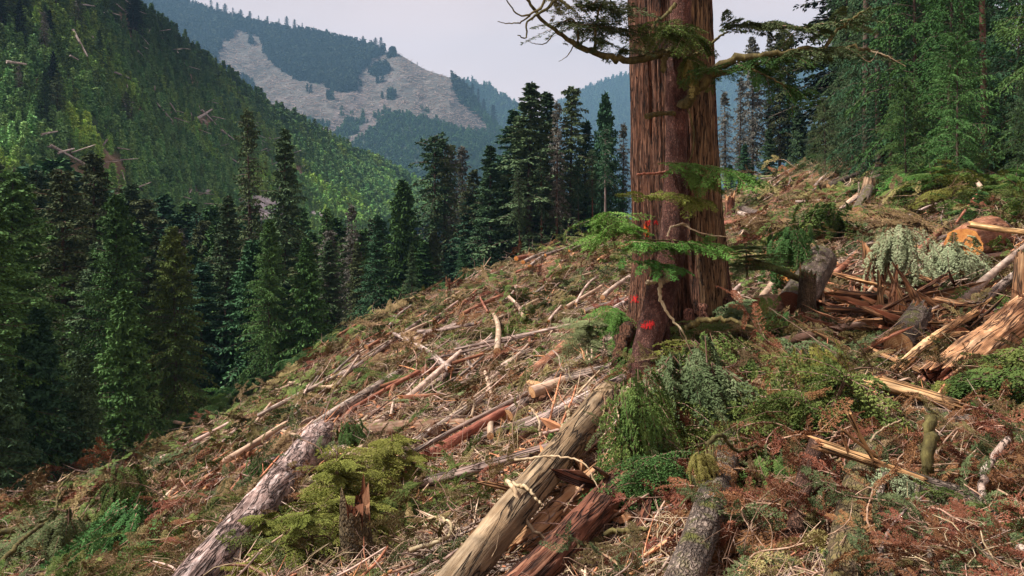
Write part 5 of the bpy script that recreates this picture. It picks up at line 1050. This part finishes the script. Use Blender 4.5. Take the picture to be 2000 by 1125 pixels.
# ---------------------------------------------------------------- shrubs and saplings
SG = 'cedar and hemlock bushes round the big cedar'
for q in ((660,1010,230,'layer','f_lime','large lime green sapling spread in front of the cracked log'),(745,945,200,'layer','f_lime','upper lime green sapling below the horizontal brown log'),(575,1085,190,'layer','f_lime','lowest lime green sapling at the bottom edge'),(800,990,130,'layer','f_cedar','darker green sapling right of the lime ones'),(700,1040,170,'layer','f_lime','drooping lime sapling at the centre of its clump'),
          (690,980,200,'layer','f_lime','bushiest lime green sapling in the clump'),(875,985,80,'fern','f_bright','small bright green seedling left of the mossy log'),(745,1100,90,'dome','f_cedar','small dark bush at the bottom edge'),(520,1060,160,'layer','f_lime','spreading lime sapling touching the cracked log'),(800,925,130,'layer','f_lime','small lime sapling under the horizontal brown log'),(480,1130,120,'layer','f_lime','dull lime sapling at the cracked log\'s lower end')):
    bush(q[0], q[1] + 45, q[2] * 1.3, q[3], q[4], q[5], 'lime green saplings in the foreground', hs=.95, name='young_sapling')
for q in ((1262,905,120,'drape','f_cedar','hanging green drape of boughs beside the cedar roots',9.6,1.5),(1290,960,130,'dome','f_green','low green bush under the hanging drape',8.2,1),(1330,830,170,'dome','f_cedar','dense green mound just below the cedar roots',10.6,1),(1420,800,190,'drape','f_blue','blue-green mound of boughs in the middle of the heap',10.8,1),
          (1500,850,210,'dome','f_cedar','large green bough heap above the dark scaly log',9.4,1),(1590,810,190,'dome','f_cedar','olive green bough heap at the right of the green heap',10,1),(1665,800,130,'drape','f_lime','yellowish drape at the right end of the bough heap',9.5,1.2),(1360,720,130,'dome','f_lime','yellow green brush at the foot of the cedar',12.2,.8),(1440,740,150,'drape','f_cedar','green brush left above the bough heap',12,.8),
          (1540,720,150,'dome','f_blue','grey-green brush behind the bough heap',12,.8),(1620,720,120,'dome','f_cedar','small green brush near the red debris',11.5,.8),(1380,640,80,'dome','f_cedar','small green bush between the cedar\'s root flares',13.4,.8),(1440,600,70,'dome','f_blue','small bush hiding the cedar\'s right base',13.6,.8),(1530,640,100,'drape','f_green','mossy green drape over the dark end-on log',13.8,.9),
          (1540,500,90,'drape','f_green','green drape hanging over the orange sawn disc',17.5,1.2),(1460,500,110,'layer','f_cedar','leafy branch right of the cedar at waist height',15.5,.6),(1200,620,80,'dome','f_bright','bright green seedling at the cedar\'s left side',14.5,1),(1200,440,90,'dome','f_bright','bright sapling top left of the cedar trunk',13.2,1),(1150,640,150,'layer','f_pale','pale silvery sapling with flat sprays below the cedar',14.5,.5),
          (1225,720,90,'drape','f_cedar','dark hanging greenery under the pale sapling',12.8,1),(1100,800,110,'layer','f_pale','low pale sapling right of the round stump',15,.35),(1745,500,80,'drape','lichen','pale lichen drape hanging above the shattered stump',17,1.5),(1860,510,130,'drape','lichen','grey-green lichen tangle before the orange sawn butt',18,.8),(1700,590,80,'drape','lichen','small lichen tuft left of the shattered stump',15.5,.8),
          (1920,760,220,'dome','f_cedar','dark green hemlock boughs above the right foreground log',9.2,.8),(2010,720,170,'dome','f_cedar','dark green boughs at the right frame edge',9.8,.9),(1850,780,110,'drape','f_lime','small lime bough left of the dark boughs at right',9.6,.8),(1900,960,150,'dome','f_green','low green tuft behind the broken grey limb',6.9,.5),(1980,930,140,'dome','f_cedar','green tuft at the right frame edge above the grey limb',7,.6),
          (1620,430,130,'drape','f_cedar','dark wilted boughs on the right bank',30,.8),(1520,440,110,'dome','f_slash','olive bough heap high on the right bank',40,.7),(1780,440,110,'dome','f_slash','brown olive brush left of the ferny bank',30,.7),(1350,1000,120,'dome','f_dead','rusty dead boughs under the green heap',6.6,.6),(1470,1060,170,'dome','f_dead','rusty wilted boughs between the two foreground logs',5.9,.5),(1580,1060,130,'drape','f_dead','dead brown sprays left of the mossy scaly log',5.6,.6),
          (1800,1040,160,'drape','f_dead','brown dead sprays beneath the broken grey limb',5.3,.6),(1265,1080,130,'dome','f_slash','olive dead boughs right of the dark split trunk',6.3,.5),(1530,930,130,'drape','f_cedar','mossy green sprays behind the cut sapling stub',7.4,.9),(1760,960,110,'drape','lichen','pale lichen hanging below the broken grey limb',5.4,1.0),(1860,1040,110,'drape','lichen','lichen strands at lower right below the limb',5.2,1.1),(1440,980,90,'drape','f_cedar','dark green sprays beside the mossy upright snag',6.6,.8),
          (1375,900,52,'drape','moss','tuft of hanging yellow moss topping the upright snag',5.9,1.2),(1680,960,60,'dome','f_cedar','little green tuft left of the mossy scaly log',6.4,.7),(1640,1110,120,'dome','f_lime','mossy tuft at the very bottom right of centre',5.0,.3)):
    o = bush(q[0], q[1], q[2], q[3], q[4], q[5], SG, Y=q[6], hs=q[7] * (1.4 if 1200 < q[0] < 1700 and 8 < q[6] < 12.5 and q[1] > 650 else 1))
for i in range(26):
    px = rng.uniform(1720, 2050); py = rng.uniform(330, 440); bush(px, py, rng.uniform(60, 130), ['dome','layer','fern'][i % 3], ['f_bright','f_green','f_cedar','f_lime'][i % 4], where(['bright fern-like bush','green layered seedling','leafy green sapling'][i % 3], px, py, LM + [(1800,380,'the ferny bank'),(1960,390,'the bank near right edge')]), 'young growth on the bank under the right forest')
for i in range(24):
    px = rng.uniform(290, 760); py = np.interp(px, [290, 500, 760], [865, 765, 600]) - rng.uniform(0, 40); p, _ = hit(px, py)
    if p: bush(px, py, rng.uniform(40, 90), 'dome' if i % 2 else 'layer', ['f_bright','f_green','f_teal'][i % 3], where(['round green bush','layered green sapling'][1 - i % 2], px, py, [(440,770,'the dark forest corner gap'),(640,690,'the tree rooted at the clearing edge'),(330,850,'the forest corner')]), 'green undergrowth bushes at the forest rim')
# red dead brush and bare bent branches
def bent(path, r0, r1, mat, label, cat='branch'):
    p = smoothpath([W(c[0], c[1], clearY(c[0], c[1], c[2], .2)) for c in path], 30); o0 = p[0].copy(); m_ = MB(); addtube(m_, p - o0 + np.r_[np.zeros((1, 3)), np.random.default_rng(int(path[0][0])).normal(0, r0 * .3, (29, 3))], np.linspace(r0, r1, 30), 7, rough=.3, seed=int(path[0][0])); o = link('bent_branch', m_.mesh('bent_branch', M[mat]), label=label, category=cat, group='loose bent branches in the foreground'); o.location = o0
for q in (([(1730,925,5.4),(1712,1000,5.2),(1722,1070,5.1),(1750,1140,5)],.022,.015,'scaly','leftmost lichen-crusted stem hanging below the grey limb'),([(1792,938,5.4),(1795,1010,5.2),(1820,1100,5)],.018,.012,'scaly','second stem hanging below the grey limb'),([(1870,975,5.3),(1885,1040,5.1),(1970,1130,4.9)],.022,.014,'scaly','curving stem below the grey limb\'s tip'),
          ([(1970,858,5.6),(1918,930,5.3),(1935,1000,5.1),(2010,1090,4.9)],.026,.022,'grey','long bowed grey branch at the right frame edge'),([(1545,822,8),(1590,812,7.8),(1625,830,7.6),(1632,860,7.4)],.04,.03,'branch_pale','pale arched root above the cut sapling stub'),([(1500,842,8),(1540,870,7.2),(1570,885,6.9),(1600,905,6.6)],.045,.03,'branch_moss','mossy knuckled branch left of the cut sapling stub'),
          ([(1300,810,9.5),(1370,850,9),(1440,858,8.6)],.03,.04,'log_red','red-brown bent branch low in the green heap'),([(1250,750,9.2),(1310,780,9),(1390,820,8.8),(1440,855,8.6)],.015,.025,'branch_pale','thin pale branch crossing the green heap'),([(1440,855,8.6),(1450,800,8.6),(1530,770,8.8),(1600,765,8.9),(1700,800,9)],.03,.012,'log_brown','branch forking upward through the bough heap'),
          ([(1340,640,12.4),(1375,625,12.2),(1430,628,12),(1495,650,11.8)],.06,.02,'branch_moss','thick low root branch running right from the cedar'),([(990,940,6.5),(1002,955,6.3),(1018,1000,6.2),(1050,1045,6.1),(1100,1065,6.2)],.022,.012,'branch_pale','crooked pale branch draped over the mossy log'),([(1000,945,6.5),(1030,955,6.4),(1060,990,6.3)],.02,.01,'branch_pale','forked white twig on the mossy log'),
          ([(1005,898,7.4),(1090,892,7.2),(1140,905,7),(1170,955,6.8)],.014,.005,'branch_pale','thin arching twig over the mossy log'),([(1050,1068,6.1),(1120,1066,6.1),(1200,1040,6.2),(1270,1036,6.4)],.035,.014,'branch_moss','mossy curved limb at the bottom centre'),([(1095,838,9.4),(1112,815,9.5),(1105,795,9.6)],.03,.02,'branch_pale','white curled root stub left of the big mossy log'),([(1055,852,9.5),(1052,820,9.6),(1035,795,9.8)],.02,.012,'branch_pale','thin upright white sprig by the short stub'),
          ([(800,1075,7.4),(870,1050,7.2),(850,1010,7.3),(820,1020,7.4)],.022,.008,'branch_pale','crooked twig below the bright seedling'),([(1630,690,9.4),(1560,640,9.9),(1500,600,10.3)],.01,.004,'twig','thin bare twig rising from the green heap'),([(1815,1000,5.6),(1805,940,5.7),(1812,880,5.8),(1820,815,6)],.035,.05,'branch_moss','mossy upright stem under the right foreground log'),
          ([(0,1100,14),(60,1040,15),(105,1010,16),(120,950,17),(140,925,17.5)],.05,.02,'branch_moss','gnarled mossy limb rising in the lower left corner'),([(100,1040,15),(150,1060,14.5),(200,1110,14)],.05,.03,'branch_moss','gnarled limb running along the lower left edge'),([(205,1080,14.5),(215,1000,15),(225,960,15.3),(262,925,15.6)],.06,.012,'branch_moss','dark leaning sapling stem hung with boughs, lower left'),
          ([(900,1060,7),(960,1090,6.2),(1030,1100,5.9)],.012,.008,'log_brown','thin twig at the bottom of the mossy log'),([(1380,870,6.1),(1400,850,6.2),(1440,880,6.4),(1480,870,6.6)],.02,.012,'branch_moss','mossy twig behind the hanging moss tuft'),([(1700,860,6.4),(1720,840,6.6),(1760,820,6.8)],.010,.006,'branch_pale','pale thin twig right of the orange shards'),([(1180,900,8),(1130,960,7),(1100,1000,6.6)],.02,.008,'log_brown','slim brown twig between the mossy and split logs')): bent(*q)
for q in ((235,985,110,'drape','f_cedar','drooping dark boughs on the leaning sapling, lower left',15.4,1.3),(215,1060,120,'drape','f_green','lowest drooping dark boughs in the lower left corner',14.6,1.2),(135,1050,110,'drape','f_olive','dull drooping boughs on the gnarled limb',15,1.1),(330,1060,120,'dome','f_green','fern-like green tuft at the lower left edge',12,.6),(500,925,70,'drape','f_green','green drape behind the cracked log',14.6,1.2),(690,860,55,'drape','f_green','green sprig by the horizontal log\'s rotten end',15,1.5),(40,1060,120,'dome','f_olive','dim brush at the bottom left frame edge',17,.7),(60,990,110,'dome','f_green','dim green brush above the bottom left corner',24,.6)):
    o = bush(q[0], q[1], q[2], q[3], q[4], q[5], 'drooping boughs in the lower left', Y=q[6], hs=q[7])
